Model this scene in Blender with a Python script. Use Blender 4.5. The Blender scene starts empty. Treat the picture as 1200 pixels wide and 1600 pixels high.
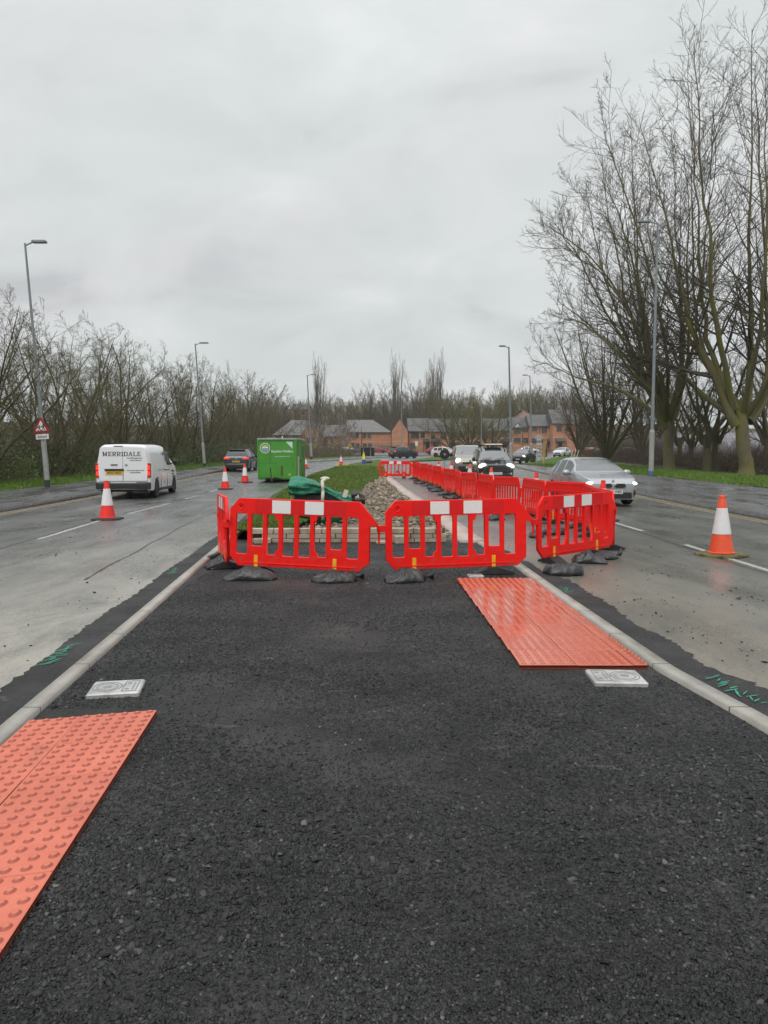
import bpy, math, random
import numpy as np
from mathutils import Vector, Matrix, Euler
R_ = math.radians
sc = bpy.context.scene
col = sc.collection

# ------------------------------------------------------------------ camera
PITCH = R_(4.38); CAM_H = 1.55; FPX = 1110.0
cam_d = bpy.data.cameras.new('camera'); cam = bpy.data.objects.new('camera', cam_d); col.objects.link(cam)
cam_d.sensor_fit = 'VERTICAL'; cam_d.sensor_height = 36.0; cam_d.sensor_width = 27.0
cam_d.lens = FPX / 1600 * 36.0
cam_d.clip_start = 0.05; cam_d.clip_end = 3000
cam.location = (0, 0, CAM_H); cam.rotation_euler = (math.pi / 2 - PITCH, 0, 0)
sc.camera = cam

# ------------------------------------------------------------------ world, sun, exposure
SUN_EL, SUN_AZ = R_(50), R_(200)
w = bpy.data.worlds.new('World'); sc.world = w; w.use_nodes = True
nt = w.node_tree; nt.nodes.clear()
def wn(t, **k):
    n = nt.nodes.new(t)
    for a, b in k.items(): setattr(n, a, b)
    return n
out = wn('ShaderNodeOutputWorld'); bg = wn('ShaderNodeBackground'); bg.inputs['Strength'].default_value = 0.1
sky = wn('ShaderNodeTexSky'); sky.sky_type = 'NISHITA'; sky.sun_disc = False
sky.sun_elevation = SUN_EL; sky.sun_rotation = SUN_AZ; sky.dust_density = 4
tc = wn('ShaderNodeTexCoord'); sp = wn('ShaderNodeSeparateXYZ'); nt.links.new(tc.outputs['Generated'], sp.inputs[0])
def wmath(op, a, b=None):
    n = wn('ShaderNodeMath', operation=op)
    for i, x in enumerate((a, b)):
        if x is None: continue
        if isinstance(x, (int, float)): n.inputs[i].default_value = x
        else: nt.links.new(x, n.inputs[i])
    return n.outputs[0]
zc = wmath('MAXIMUM', sp.outputs['Z'], 0.0)
den = wmath('ADD', zc, 0.55)
cx_ = wmath('DIVIDE', sp.outputs['X'], den); cy_ = wmath('DIVIDE', sp.outputs['Y'], den)
cmb = wn('ShaderNodeCombineXYZ'); nt.links.new(cx_, cmb.inputs[0]); nt.links.new(cy_, cmb.inputs[1])
def wnoise(scale, detail, rough, dist, off):
    m = wn('ShaderNodeMapping'); m.inputs['Location'].default_value = (off, off * .7, 0); m.inputs['Rotation'].default_value = (0, 0, .6)
    m.inputs['Scale'].default_value = (1, 1.5, 1)
    nt.links.new(cmb.outputs[0], m.inputs[0])
    n = wn('ShaderNodeTexNoise'); n.inputs['Scale'].default_value = scale; n.inputs['Detail'].default_value = detail
    n.inputs['Roughness'].default_value = rough; n.inputs['Distortion'].default_value = dist
    nt.links.new(m.outputs[0], n.inputs['Vector']); return n.outputs['Fac']
def wramp(fac, stops):
    r = wn('ShaderNodeValToRGB'); e = r.color_ramp.elements
    while len(e) < len(stops): e.new(.5)
    for x, (p, c) in zip(e, stops): x.position = p; x.color = (*c, 1)
    nt.links.new(fac, r.inputs[0]); return r.outputs[0]
c1 = wramp(wnoise(2.6, 7, .55, .6, 3.1), [(.32, (.74, .76, .765)), (.43, (.90, .915, .915)), (.55, (.97, .985, .98)), (.70, (1.10, 1.09, 1.10))])
c2 = wramp(wnoise(1.5, 3, .5, .3, 9.4), [(.35, (.95, 1.0, .985)), (.65, (1.02, 1.0, 1.02))])
def wmix(a, b, mode, fac):
    m = wn('ShaderNodeMix', data_type='RGBA', blend_type=mode); m.inputs[0].default_value = fac
    for x, i in ((a, 6), (b, 7)):
        if isinstance(x, tuple): m.inputs[i].default_value = x
        else: nt.links.new(x, m.inputs[i])
    return m.outputs[2]
cl = wmix(c1, c2, 'MULTIPLY', 1.0)
# overcast luminance: brighter towards the zenith
grad = wmath('MULTIPLY_ADD', zc, .5)
nt.nodes[-1].inputs[2].default_value = 5.5
g2 = wmath('MULTIPLY', wmath('POWER', zc, 5.0), 13.0)
gs = wmath('ADD', grad, g2)
gc = wn('ShaderNodeCombineXYZ')
for i in range(3): nt.links.new(gs, gc.inputs[i])
cl = wmix(cl, gc.outputs[0], 'MULTIPLY', 1.0)
fin = wmix(sky.outputs[0], cl, 'MIX', 0.96)
nt.links.new(fin, bg.inputs['Color']); nt.links.new(bg.outputs[0], out.inputs['Surface'])

sun_d = bpy.data.lights.new('sun', 'SUN'); sun_d.energy = 0.9; sun_d.angle = R_(25); sun_d.color = (1, .97, .93)
sun = bpy.data.objects.new('sun', sun_d); col.objects.link(sun)
sun.rotation_euler = (math.pi / 2 - SUN_EL, 0, math.pi - SUN_AZ + math.pi)
# light comes from behind the camera, high up
sd = Vector((math.sin(SUN_AZ) * math.cos(SUN_EL), math.cos(SUN_AZ) * math.cos(SUN_EL), math.sin(SUN_EL)))
sun.rotation_euler = sd.to_track_quat('Z', 'Y').to_euler()
sc.view_settings.view_transform = 'Standard'; sc.view_settings.look = 'None'
sc.view_settings.exposure = 0.46; sc.view_settings.gamma = 1.0
sc.cycles.max_bounces = 6; sc.cycles.diffuse_bounces = 3; sc.cycles.glossy_bounces = 3; sc.cycles.transparent_max_bounces = 8

# ------------------------------------------------------------------ geometry of the ground
def H(y):
    t = y - 22.0
    if t <= -6: h = 0.0
    elif t < 6: h = .018 * (t + 6) ** 2 / 24
    else: h = .018 * t
    if y > 215: h += .062 * (y - 215)
    return h
def HV(a): return np.array([H(v) for v in np.asarray(a, float).ravel()]).reshape(np.shape(a))
def G(px, py, z0=0.0):
    """ground point seen at a photo pixel"""
    a = (px - 600) / FPX; b = (800 - py) / FPX
    dy = math.cos(PITCH) + b * math.sin(PITCH); dz = -math.sin(PITCH) + b * math.cos(PITCH)
    t = .5
    while t < 400 and CAM_H + dz * t > H(dy * t) + z0: t += .02
    return (a * t, dy * t)
def AT(px, py, Y):
    a = (px - 600) / FPX; b = (800 - py) / FPX
    dy = math.cos(PITCH) + b * math.sin(PITCH); dz = -math.sin(PITCH) + b * math.cos(PITCH)
    t = Y / dy
    return Vector((a * t, Y, CAM_H + dz * t))

# ------------------------------------------------------------------ material helpers
class Mat:
    def __init__(s, name):
        s.m = bpy.data.materials.new(name); s.m.use_nodes = True; s.t = s.m.node_tree
        s.b = s.t.nodes['Principled BSDF']; s._pos = None
    def n(s, t, **k):
        n = s.t.nodes.new(t)
        for a, b in k.items(): setattr(n, a, b)
        return n
    def link(s, a, b): s.t.links.new(a, b)
    def pos(s, obj=True):
        c = s.n('ShaderNodeTexCoord')
        return c.outputs['Object']
    def gpos(s):
        return s.n('ShaderNodeNewGeometry').outputs['Position']
    def mapping(s, v, scale=(1, 1, 1), loc=(0, 0, 0), rot=(0, 0, 0)):
        m = s.n('ShaderNodeMapping'); m.inputs['Scale'].default_value = scale
        m.inputs['Location'].default_value = loc; m.inputs['Rotation'].default_value = rot
        s.link(v, m.inputs[0]); return m.outputs[0]
    def noise(s, v, scale, detail=4, rough=.55, dist=0):
        n = s.n('ShaderNodeTexNoise'); n.inputs['Scale'].default_value = scale; n.inputs['Detail'].default_value = detail
        n.inputs['Roughness'].default_value = rough; n.inputs['Distortion'].default_value = dist
        s.link(v, n.inputs['Vector']); return n.outputs['Fac']
    def voro(s, v, scale, feature='F1', out='Distance', rnd=1):
        n = s.n('ShaderNodeTexVoronoi', feature=feature); n.inputs['Scale'].default_value = scale
        n.inputs['Randomness'].default_value = rnd
        s.link(v, n.inputs['Vector']); return n.outputs[out]
    def ramp(s, fac, stops, interp='LINEAR'):
        r = s.n('ShaderNodeValToRGB'); e = r.color_ramp.elements; r.color_ramp.interpolation = interp
        while len(e) < len(stops): e.new(.5)
        for x, (p, c) in zip(e, stops):
            x.position = p; x.color = (c, c, c, 1) if isinstance(c, (int, float)) else (*c, 1)
        s.link(fac, r.inputs[0]); return r.outputs[0]
    def mix(s, a, b, fac=.5, mode='MIX'):
        m = s.n('ShaderNodeMix', data_type='RGBA', blend_type=mode)
        for x, i in ((fac, 0), (a, 6), (b, 7)):
            if isinstance(x, (int, float)): m.inputs[i].default_value = x if i == 0 else (x, x, x, 1)
            elif isinstance(x, tuple): m.inputs[i].default_value = (*x, 1) if len(x) == 3 else x
            else: s.link(x, m.inputs[i])
        return m.outputs[2]
    def math(s, op, a, b=None, c=None):
        n = s.n('ShaderNodeMath', operation=op)
        for i, x in enumerate((a, b, c)):
            if x is None: continue
            if isinstance(x, (int, float)): n.inputs[i].default_value = x
            else: s.link(x, n.inputs[i])
        return n.outputs[0]
    def bump(s, h, strength=.5, dist=.01, normal=None):
        b = s.n('ShaderNodeBump'); b.inputs['Distance'].default_value = dist
        if isinstance(strength, (int, float)): b.inputs['Strength'].default_value = strength
        else: s.link(strength, b.inputs['Strength'])
        s.link(h, b.inputs['Height'])
        if normal is not None: s.link(normal, b.inputs['Normal'])
        s.link(b.outputs[0], s.b.inputs['Normal']); return b.outputs[0]
    def set(s, **k):
        names = dict(color='Base Color', rough='Roughness', metal='Metallic', spec='Specular IOR Level', coat='Coat Weight',
                     coat_rough='Coat Roughness', emit='Emission Color', estr='Emission Strength', trans='Transmission Weight', alpha='Alpha', sheen='Sheen Weight')
        for a, x in k.items():
            i = s.b.inputs[names[a]]
            if isinstance(x, (int, float)): i.default_value = x
            elif isinstance(x, tuple): i.default_value = (*x, 1) if len(x) == 3 else x
            else: s.link(x, i)
        return s
def simple(name, color, rough=.6, var=.15, scale=8, metal=0, spec=.5, coat=0, bump=0, bscale=60, emit=None, estr=0):
    """a plain coloured material with mild procedural variation"""
    M = Mat(name); p = M.pos()
    if var:
        f = M.noise(p, scale, 5, .6)
        lo = tuple(max(0, c * (1 - var)) for c in color); hi = tuple(min(1, c * (1 + var)) for c in color)
        M.set(color=M.ramp(f, [(.3, lo), (.7, hi)]))
        M.set(rough=M.ramp(M.noise(p, scale * 1.7, 3), [(.3, max(.03, rough * .8)), (.7, min(1, rough * 1.2))]))
    else: M.set(color=color, rough=rough)
    M.set(metal=metal, spec=spec, coat=coat)
    if bump: M.bump(M.noise(p, bscale, 4), bump, .01)
    if emit: M.set(emit=emit, estr=estr)
    return M.m

# ------------------------------------------------------------------ object helpers
def tag(o, label=None, cat=None, group=None, kind=None):
    if label: o['label'] = label
    if cat: o['category'] = cat
    if group: o['group'] = group
    if kind: o['kind'] = kind
    return o
def empty(name, loc=(0, 0, 0), rz=0, label=None, cat=None, group=None):
    o = bpy.data.objects.new(name, None); col.objects.link(o); o.empty_display_size = .2
    o.location = loc; o.rotation_euler = (0, 0, rz); tag(o, label, cat, group); return o
def link(name, me, mats=None, parent=None, loc=(0, 0, 0), rot=(0, 0, 0)):
    o = bpy.data.objects.new(name, me); col.objects.link(o)
    if mats is not None:
        for m in (mats if isinstance(mats, (list, tuple)) else [mats]): me.materials.append(m)
    if parent: o.parent = parent
    o.location = loc; o.rotation_euler = rot
    return o
KIDS = {}
def kids(o): return [c for c in bpy.data.objects if c.parent == o]
def copy_tree(o, parent=None):
    c = o.copy(); col.objects.link(c)
    if parent: c.parent = parent
    for ch in list(o.children): copy_tree(ch, c)
    return c
def np_mesh(name, V, F, smooth=False, mi=None):
    """V (n,3); F (m,k) constant face size, or list of such arrays"""
    V = np.asarray(V, np.float32); Fs = F if isinstance(F, list) else [F]
    Fs = [np.asarray(f, np.int32) for f in Fs if len(f)]
    me = bpy.data.meshes.new(name); me.vertices.add(len(V)); me.vertices.foreach_set('co', V.ravel())
    nl = sum(f.size for f in Fs); npoly = sum(len(f) for f in Fs)
    me.loops.add(nl); me.polygons.add(npoly)
    me.loops.foreach_set('vertex_index', np.concatenate([f.ravel() for f in Fs]))
    tot = np.concatenate([np.full(len(f), f.shape[1], np.int32) for f in Fs])
    me.polygons.foreach_set('loop_start', np.concatenate([[0], np.cumsum(tot)[:-1]]).astype(np.int32))
    if smooth: me.polygons.foreach_set('use_smooth', np.ones(npoly, bool))
    if mi is not None: me.polygons.foreach_set('material_index', np.asarray(mi, np.int32))
    me.update(calc_edges=True); me.validate(); return me
class MB:
    def __init__(s): s.v = []; s.f = []; s.m = []
    def add(s, V, F, m=0):
        n = len(s.v); s.v += [tuple(p) for p in V]
        for f in F: s.f.append(tuple(i + n for i in f)); s.m.append(m)
        return s
    def box(s, c, d, rz=0, m=0, taper=1.0, rx=0, ry=0):
        x, y, z = (k / 2 for k in d); V = []
        for sz, t in ((-1, 1), (1, taper)):
            for sx, sy in ((-1, -1), (1, -1), (1, 1), (-1, 1)): V.append(Vector((sx * x * t, sy * y * t, sz * z)))
        M = Euler((rx, ry, rz)).to_matrix(); c = Vector(c)
        return s.add([M @ p + c for p in V], [(0, 3, 2, 1), (4, 5, 6, 7), (0, 1, 5, 4), (1, 2, 6, 5), (2, 3, 7, 6), (3, 0, 4, 7)], m)
    def cbox(s, c, d, b, rz=0, m=0):
        """box with chamfered vertical edges and top"""
        x, y, z = (k / 2 for k in d)
        ring = [(-x + b, -y), (x - b, -y), (x, -y + b), (x, y - b), (x - b, y), (-x + b, y), (-x, y - b), (-x, -y + b)]
        M = Euler((0, 0, rz)).to_matrix(); c = Vector(c); V = []
        for k, zz in ((1, -z), (1, z - b), ((x - b) / x, z)):
            V += [M @ Vector((p[0] * (1 if k == 1 else (x - b) / x), p[1] * (1 if k == 1 else (y - b) / y), zz)) + c for p in ring]
        F = [tuple(range(7, -1, -1)), tuple(range(16, 24))]
        for r in (0, 8):
            for i in range(8): F.append((r + i, r + (i + 1) % 8, r + 8 + (i + 1) % 8, r + 8 + i))
        return s.add(V, F, m)
    def cyl(s, p0, p1, r0, r1=None, n=12, m=0, caps=True):
        r1 = r0 if r1 is None else r1; p0 = Vector(p0); p1 = Vector(p1); d = (p1 - p0).normalized()
        u = d.orthogonal().normalized(); w_ = d.cross(u); V = []
        for p, r in ((p0, r0), (p1, r1)):
            for i in range(n):
                a = 2 * math.pi * i / n; V.append(p + u * (r * math.cos(a)) + w_ * (r * math.sin(a)))
        F = [(i, (i + 1) % n, n + (i + 1) % n, n + i) for i in range(n)]
        if caps: F += [tuple(range(n - 1, -1, -1)), tuple(range(n, 2 * n))]
        return s.add(V, F, m)
    def lathe(s, prof, n=24, c=(0, 0, 0), m=0, axis='z'):
        V = []; k = len(prof)
        for r, z in prof:
            for i in range(n):
                a = 2 * math.pi * i / n; p = (r * math.cos(a), r * math.sin(a), z)
                if axis == 'x': p = (p[2], p[0], p[1])
                if axis == 'y': p = (p[0], p[2], p[1])
                V.append((p[0] + c[0], p[1] + c[1], p[2] + c[2]))
        F = []
        for j in range(k - 1):
            for i in range(n): F.append((j * n + i, j * n + (i + 1) % n, (j + 1) * n + (i + 1) % n, (j + 1) * n + i))
        if prof[0][0] > 1e-4: F.append(tuple(range(n - 1, -1, -1)))
        if prof[-1][0] > 1e-4: F.append(tuple((k - 1) * n + i for i in range(n)))
        return s.add(V, F, m)
    def prism(s, poly, y0, y1, m=0):
        """polygon in x,z extruded along y"""
        n = len(poly); V = [(p[0], y0, p[1]) for p in poly] + [(p[0], y1, p[1]) for p in poly]
        F = [tuple(range(n)), tuple(range(2 * n - 1, n - 1, -1))] + [(i, n + i, n + (i + 1) % n, (i + 1) % n) for i in range(n)]
        return s.add(V, F, m)
    def ell(s, c, r, n=16, k=8, m=0):
        V = []; F = []
        for j in range(k + 1):
            th = math.pi * j / k
            for i in range(n):
                a = 2 * math.pi * i / n
                V.append((c[0] + r[0] * math.sin(th) * math.cos(a), c[1] + r[1] * math.sin(th) * math.sin(a), c[2] + r[2] * math.cos(th)))
        for j in range(k):
            for i in range(n): F.append((j * n + i, (j + 1) * n + i, (j + 1) * n + (i + 1) % n, j * n + (i + 1) % n))
        return s.add(V, F, m)
    def tube(s, pts, r, n=8, m=0):
        for a, b in zip(pts[:-1], pts[1:]): s.cyl(a, b, r, r, n, m)
        return s
    def mesh(s, name, smooth=False):
        me = bpy.data.meshes.new(name); me.from_pydata(s.v, [], s.f); me.validate(); 
        if len(set(s.m)) > 1:
            for p, i in zip(me.polygons, s.m): p.material_index = i
        if smooth:
            for p in me.polygons: p.use_smooth = True
        me.update(); return me
    def build(s, name, mats, parent=None, smooth=False, loc=(0, 0, 0), rot=(0, 0, 0), bevel=0, sharp=None):
        me = s.mesh(name, smooth); o = link(name, me, mats, parent, loc, rot)
        if sharp is not None and smooth:
            try: me.set_sharp_from_angle(angle=R_(sharp))
            except Exception: pass
        if bevel:
            b = o.modifiers.new('bevel', 'BEVEL'); b.width = bevel; b.segments = 2; b.limit_method = 'ANGLE'
        return o
def _eval_mesh(cu):
    o = bpy.data.objects.new('tmp', cu); col.objects.link(o); bpy.context.view_layer.update()
    dg = bpy.context.evaluated_depsgraph_get()
    me = bpy.data.meshes.new_from_object(o.evaluated_get(dg)); bpy.data.objects.remove(o); bpy.data.curves.remove(cu); return me
def shape2d(loops, half=.02, bevel=.004, res=1):
    """flat outline with holes (x,z) extruded along y -> mesh standing in the xz plane"""
    cu = bpy.data.curves.new('s', 'CURVE'); cu.dimensions = '2D'; cu.fill_mode = 'BOTH'
    cu.extrude = half - bevel; cu.bevel_depth = bevel; cu.bevel_resolution = res; cu.offset = -bevel
    for lp in loops:
        sp_ = cu.splines.new('POLY'); sp_.points.add(len(lp) - 1); sp_.use_cyclic_u = True
        for p, q in zip(sp_.points, lp): p.co = (q[0], q[1], 0, 1)
    me = _eval_mesh(cu); me.transform(Matrix.Rotation(math.pi / 2, 4, 'X')); return me
def text_mesh(s, size, depth=.003, bold=0.0, align='CENTER', spacing=1.0):
    cu = bpy.data.curves.new('t', 'FONT'); cu.body = s; cu.size = size; cu.extrude = depth; cu.offset = bold
    cu.align_x = align; cu.align_y = 'CENTER'; cu.space_character = spacing; cu.resolution_u = 3
    me = _eval_mesh(cu); me.transform(Matrix.Rotation(math.pi / 2, 4, 'X')); return me
def rrect(x0, z0, x1, z1, r, n=3):
    L = []
    for cx, cz, a0 in ((x1 - r, z0 + r, -90), (x1 - r, z1 - r, 0), (x0 + r, z1 - r, 90), (x0 + r, z0 + r, 180)):
        for i in range(n + 1):
            a = R_(a0 + 90 * i / n); L.append((cx + r * math.cos(a), cz + r * math.sin(a)))
    return L
def curve_fn(pts):
    xs = [p[0] for p in pts]; ys = [p[1] for p in pts]
    return lambda y: float(np.interp(y, xs, ys))
def strip(name, mat, y0, y1, fl, fr, zoff, dy=.5, nx=4, edge_jit=0, seed=0, thick=0.0, kind='structure', jit_sides=(1, 1), zfun=None):
    """a sheet draped on the ground between two edge curves (functions of y)"""
    rng = np.random.default_rng(seed); n = max(2, int(round((y1 - y0) / dy)) + 1); ys = np.linspace(y0, y1, n); V = []
    for y in ys:
        a, b = fl(y), fr(y)
        a += rng.normal(0, edge_jit) * jit_sides[0]; b += rng.normal(0, edge_jit) * jit_sides[1]
        for i in range(nx + 1):
            x = a + (b - a) * i / nx; V.append((x, y, H(y) + zoff + (zfun(x, y) if zfun else 0)))
    F = [(j * (nx + 1) + i, j * (nx + 1) + i + 1, (j + 1) * (nx + 1) + i + 1, (j + 1) * (nx + 1) + i) for j in range(n - 1) for i in range(nx)]
    V = np.array(V); F = np.array(F)
    if thick:
        n0 = len(V); V = np.concatenate([V, V - np.array([0, 0, thick])])
        w1 = nx + 1; S = []
        for j in range(n - 1):
            a, b = j * w1, (j + 1) * w1; S.append((a, b, b + n0, a + n0))
            a, b = j * w1 + nx, (j + 1) * w1 + nx; S.append((b, a, a + n0, b + n0))
        for i in range(nx):
            S.append((i + 1, i, i + n0, i + 1 + n0)); k = (n - 1) * w1 + i; S.append((k, k + 1, k + 1 + n0, k + n0))
        F = np.concatenate([F, np.array(S)])
    me = np_mesh(name, V, F); o = link(name, me, mat); o['kind'] = kind; return o
# ================================================================== SETTING MATERIALS
def mat_tarmac():
    M = Mat('fresh_tarmac'); p = M.gpos()
    big = M.noise(p, 1.1, 5, .6, .4); mid = M.noise(p, 6, 4, .6)
    wp = M.n('ShaderNodeMix', data_type='VECTOR'); 
    wv = M.n('ShaderNodeVectorMath', operation='ADD'); M.link(p, wv.inputs[0]); nz = M.n('ShaderNodeTexNoise'); nz.inputs['Scale'].default_value = 40; M.link(p, nz.inputs['Vector']); sc3 = M.n('ShaderNodeVectorMath', operation='SCALE'); sc3.inputs['Scale'].default_value = .012; M.link(nz.outputs['Color'], sc3.inputs[0]); M.link(sc3.outputs[0], wv.inputs[1]); q = wv.outputs[0]
    v1 = M.voro(q, 85, 'F1'); v2 = M.voro(q, 170, 'F1'); cell = M.voro(q, 150, 'F1', 'Color')
    sep = M.n('ShaderNodeSeparateColor'); M.link(cell, sep.inputs[0])
    base = M.ramp(sep.outputs[0], [(0, (.011, .011, .012)), (.6, (.021, .021, .022)), (.92, (.036, .036, .037)), (1, (.07, .07, .07))])
    dusty = M.ramp(M.math('ADD', M.math('MULTIPLY', big, .7), M.math('MULTIPLY', mid, .3)), [(.44, 0.0), (.68, .75)])
    c = M.mix(base, (.062, .061, .058), dusty)
    # pale scuffs left by tools
    sc_ = M.noise(M.mapping(p, (1.1, 3.6, 1)), 2.1, 6, .75, .6)
    c = M.mix(c, (.17, .165, .155), M.ramp(sc_, [(.60, 0), (.74, .55)]))
    M.set(color=c, rough=M.ramp(mid, [(.3, .48), (.7, .68)]), spec=.25)
    hgt = M.math('ADD', M.math('MULTIPLY', v1, 1.0), M.math('MULTIPLY', v2, .55))
    hgt = M.math('MULTIPLY', hgt, -1.0)
    st = M.ramp(M.noise(p, 1.7, 4, .6), [(.35, .35), (.62, 1.0)])
    M.bump(M.math('ADD', hgt, M.math('MULTIPLY', M.noise(p, 9, 3), .8)), st, .012)
    return M.m
def mat_road(name, tint, dust_x=None, wet=.5, dark=(.085, .087, .085)):
    M = Mat(name); p = M.gpos()
    n1 = M.noise(p, .35, 5, .6, .3); n2 = M.noise(M.mapping(p, (1.6, .28, 1)), 1.2, 5, .62, .4); fine = M.noise(p, 130, 3, .7)
    c = M.ramp(M.math('ADD', M.math('MULTIPLY', n1, .5), M.math('MULTIPLY', n2, .5)), [(.34, tuple(k * .72 for k in dark)), (.5, dark), (.66, tint)])
    cell = M.voro(p, 120, 'F1', 'Color'); sep = M.n('ShaderNodeSeparateColor'); M.link(cell, sep.inputs[0])
    c = M.mix(c, M.ramp(sep.outputs[1], [(0, .45), (.6, 1.0), (1, 1.75)]), .9, 'MULTIPLY')
    if dust_x:
        # pale slurry dust left beside the sawn kerb line
        sx = M.n('ShaderNodeSeparateXYZ'); M.link(p, sx.inputs[0])
        x0, x1, ya, yb, colr = dust_x
        fx = M.n('ShaderNodeMapRange'); fx.inputs['From Min'].default_value = x0; fx.inputs['From Max'].default_value = x1; M.link(sx.outputs[0], fx.inputs[0])
        fy = M.n('ShaderNodeMapRange'); fy.inputs['From Min'].default_value = yb; fy.inputs['From Max'].default_value = ya; M.link(sx.outputs[1], fy.inputs[0])
        f = M.math('MULTIPLY', M.math('MULTIPLY', fx.outputs[0], fy.outputs[0]), M.ramp(M.noise(M.mapping(p, (1, .5, 1)), 1.1, 6, .7, .5), [(.30, .25), (.60, 1.0)]))
        f = M.math('MULTIPLY', f, M.ramp(sep.outputs[0], [(0, .45), (1, 1.0)]))
        c = M.mix(c, colr, M.ramp(f, [(.06, 0), (.6, .85)]))
    M.set(color=c, spec=.5)
    wn_ = M.noise(M.mapping(p, (1.2, .35, 1)), .8, 4, .6, .5)
    M.set(rough=M.ramp(wn_, [(.36, .14 + .3 * (1 - wet)), (.64, .44)]))
    b = M.math('ADD', M.math('MULTIPLY', M.voro(p, 100), -.6), M.math('MULTIPLY', fine, .5))
    M.bump(b, M.ramp(wn_, [(.4, .18), (.62, .55)]), .006)
    return M.m
def mat_grass_base(name, a, b, soil=(.05, .035, .02)):
    M = Mat(name); p = M.gpos()
    c = M.ramp(M.noise(p, 3.5, 6, .7), [(.3, a), (.6, b), (.8, soil)])
    M.set(color=c, rough=.85, spec=.2); M.bump(M.noise(p, 30, 5, .7), .9, .05); return M.m
def mat_concrete(name, a, b, rough=.6, sc_=4, stain=(.12, .11, .09), joints=None):
    M = Mat(name); p = M.gpos()
    c = M.ramp(M.noise(p, sc_, 6, .65), [(.3, a), (.7, b)])
    c = M.mix(c, stain, M.ramp(M.noise(p, sc_ * .4, 5, .6), [(.55, 0), (.75, .7)]))
    c = M.mix(c, M.ramp(M.noise(p, 160, 2), [(.3, .75), (.7, 1.15)]), .7, 'MULTIPLY')
    if joints:
        sx = M.n('ShaderNodeSeparateXYZ'); M.link(p, sx.inputs[0])
        fr = M.math('FRACT', M.math('DIVIDE', M.math('ADD', sx.outputs[1], 20), joints))
        j = M.math('LESS_THAN', M.math('ABSOLUTE', M.math('SUBTRACT', fr, .5)), .006 / joints)
        c = M.mix(c, (.05, .048, .045), j)
        idx = M.math('FLOOR', M.math('ADD', M.math('DIVIDE', M.math('ADD', sx.outputs[1], 20), joints), .5))
        wnn = M.n('ShaderNodeTexWhiteNoise', noise_dimensions='1D'); M.link(idx, wnn.inputs['W'])
        c = M.mix(c, M.ramp(wnn.outputs['Value'], [(0, .72), (1, 1.15)]), .85, 'MULTIPLY')
    M.set(color=c, rough=M.ramp(M.noise(p, 5, 3), [(.35, rough * .6), (.65, rough * 1.2)])); M.bump(M.noise(p, 120, 4), .25, .006); return M.m
m_tarmac = mat_tarmac()
m_roadL = mat_road('road_grey_wet', (.165, .165, .158), (-9.0, -2.4, 5.0, 22.0, (.385, .36, .31)), .8)
m_roadR = mat_road('road_olive_wet', (.150, .150, .134), (6.2, 2.2, 4.0, 18.0, (.235, .205, .165)), .7, (.082, .085, .075))
m_pave = mat_road('footway_wet', (.14, .14, .145), None, 1.1, (.095, .095, .098))
m_road_far = mat_road('road_far', (.17, .17, .17), None, .6, (.11, .11, .11))
m_kerb = mat_concrete('kerb_concrete', (.30, .285, .25), (.42, .40, .36), .5, 3, (.22, .19, .13), .915)
m_kerb_dark = mat_concrete('kerb_dark_wet', (.055, .053, .05), (.10, .095, .09), .4, 3)
m_haunch = mat_concrete('kerb_bedding', (.34, .25, .22), (.50, .42, .37), .6, 2, (.25, .15, .12))
m_grass = mat_grass_base('verge_turf', (.045, .085, .012), (.075, .13, .02))
m_earth = mat_grass_base('bare_earth', (.045, .036, .022), (.075, .062, .036), (.035, .05, .015))
m_line_w = simple('road_paint_white', (.33, .325, .30), .5, .45, 16)
m_line_y = simple('road_paint_yellow', (.33, .235, .12), .6, .35, 10)
m_chip0 = simple('seam_bitumen', (.03, .03, .03), .45, .4, 10)
m_spray = simple('spray_green', (.02, .24, .15), .6, .3, 40)

# ================================================================== SETTING
kerbL = curve_fn([(-6, -1.36), (3.95, -2.19), (12.7, -2.94), (28, -4.2), (41, -4.6), (47, -4.7), (64, -4.0), (76, -2.3), (88, -.5)])
kerbR = curve_fn([(-6, 2.9), (2, 2.48), (4.05, 2.27), (5.06, 2.12), (8, 2.03), (10.4, 1.98), (12.7, 1.83), (20, 1.62), (31, .95), (41, .45), (56, .1), (76, -.1), (88, -.25)])
roadLK = curve_fn([(-6, -10.2), (20, -10.9), (27, -11.2), (50, -11.8), (62, -11), (76, -8.5), (95, -4), (113, 1.5), (125, 8), (150, 30)])
paveLB = curve_fn([(-6, -15.2), (28, -15.0), (36, -14.8), (62, -14.1), (76, -11.6), (95, -7), (113, -1.5), (125, 5), (150, 27)])
roadRK = curve_fn([(-6, 9.3), (17.7, 9.62), (27, 10.0), (43, 10.5), (60, 11.2), (70, 12.4)])
paveRB = curve_fn([(-6, 16.8), (30, 16.26), (42, 15.6), (55, 14.2), (67, 12.6), (125, 32), (160, 44)])
E_ = 1e-3
# one ground sheet to the horizon
gx = np.unique(np.concatenate([np.linspace(-1500, -120, 12), np.linspace(-120, 120, 49), np.linspace(120, 1500, 12)]))
gy = np.unique(np.concatenate([np.linspace(-400, -20, 6), np.linspace(-20, 240, 105), np.linspace(240, 420, 20)]))
XX, YY = np.meshgrid(gx, gy); hill = HV(YY)
rr = np.clip((XX - 22) / 10, 0, 1)                       # the bank falls away behind the trees on the right
ZZ = hill - .30 - 1.3 * rr * (YY < 140) * np.clip((70 - YY) / 25, 0, 1)
ZZ = np.where(YY > 240, ZZ + 2.2 * np.sin(XX / 47.) + 1.5 * np.sin(XX / 21. + 1), ZZ)
nX = len(gx); idx = np.arange(nX * len(gy)).reshape(len(gy), nX)
F = np.stack([idx[:-1, :-1], idx[:-1, 1:], idx[1:, 1:], idx[1:, :-1]], -1).reshape(-1, 4)
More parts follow.
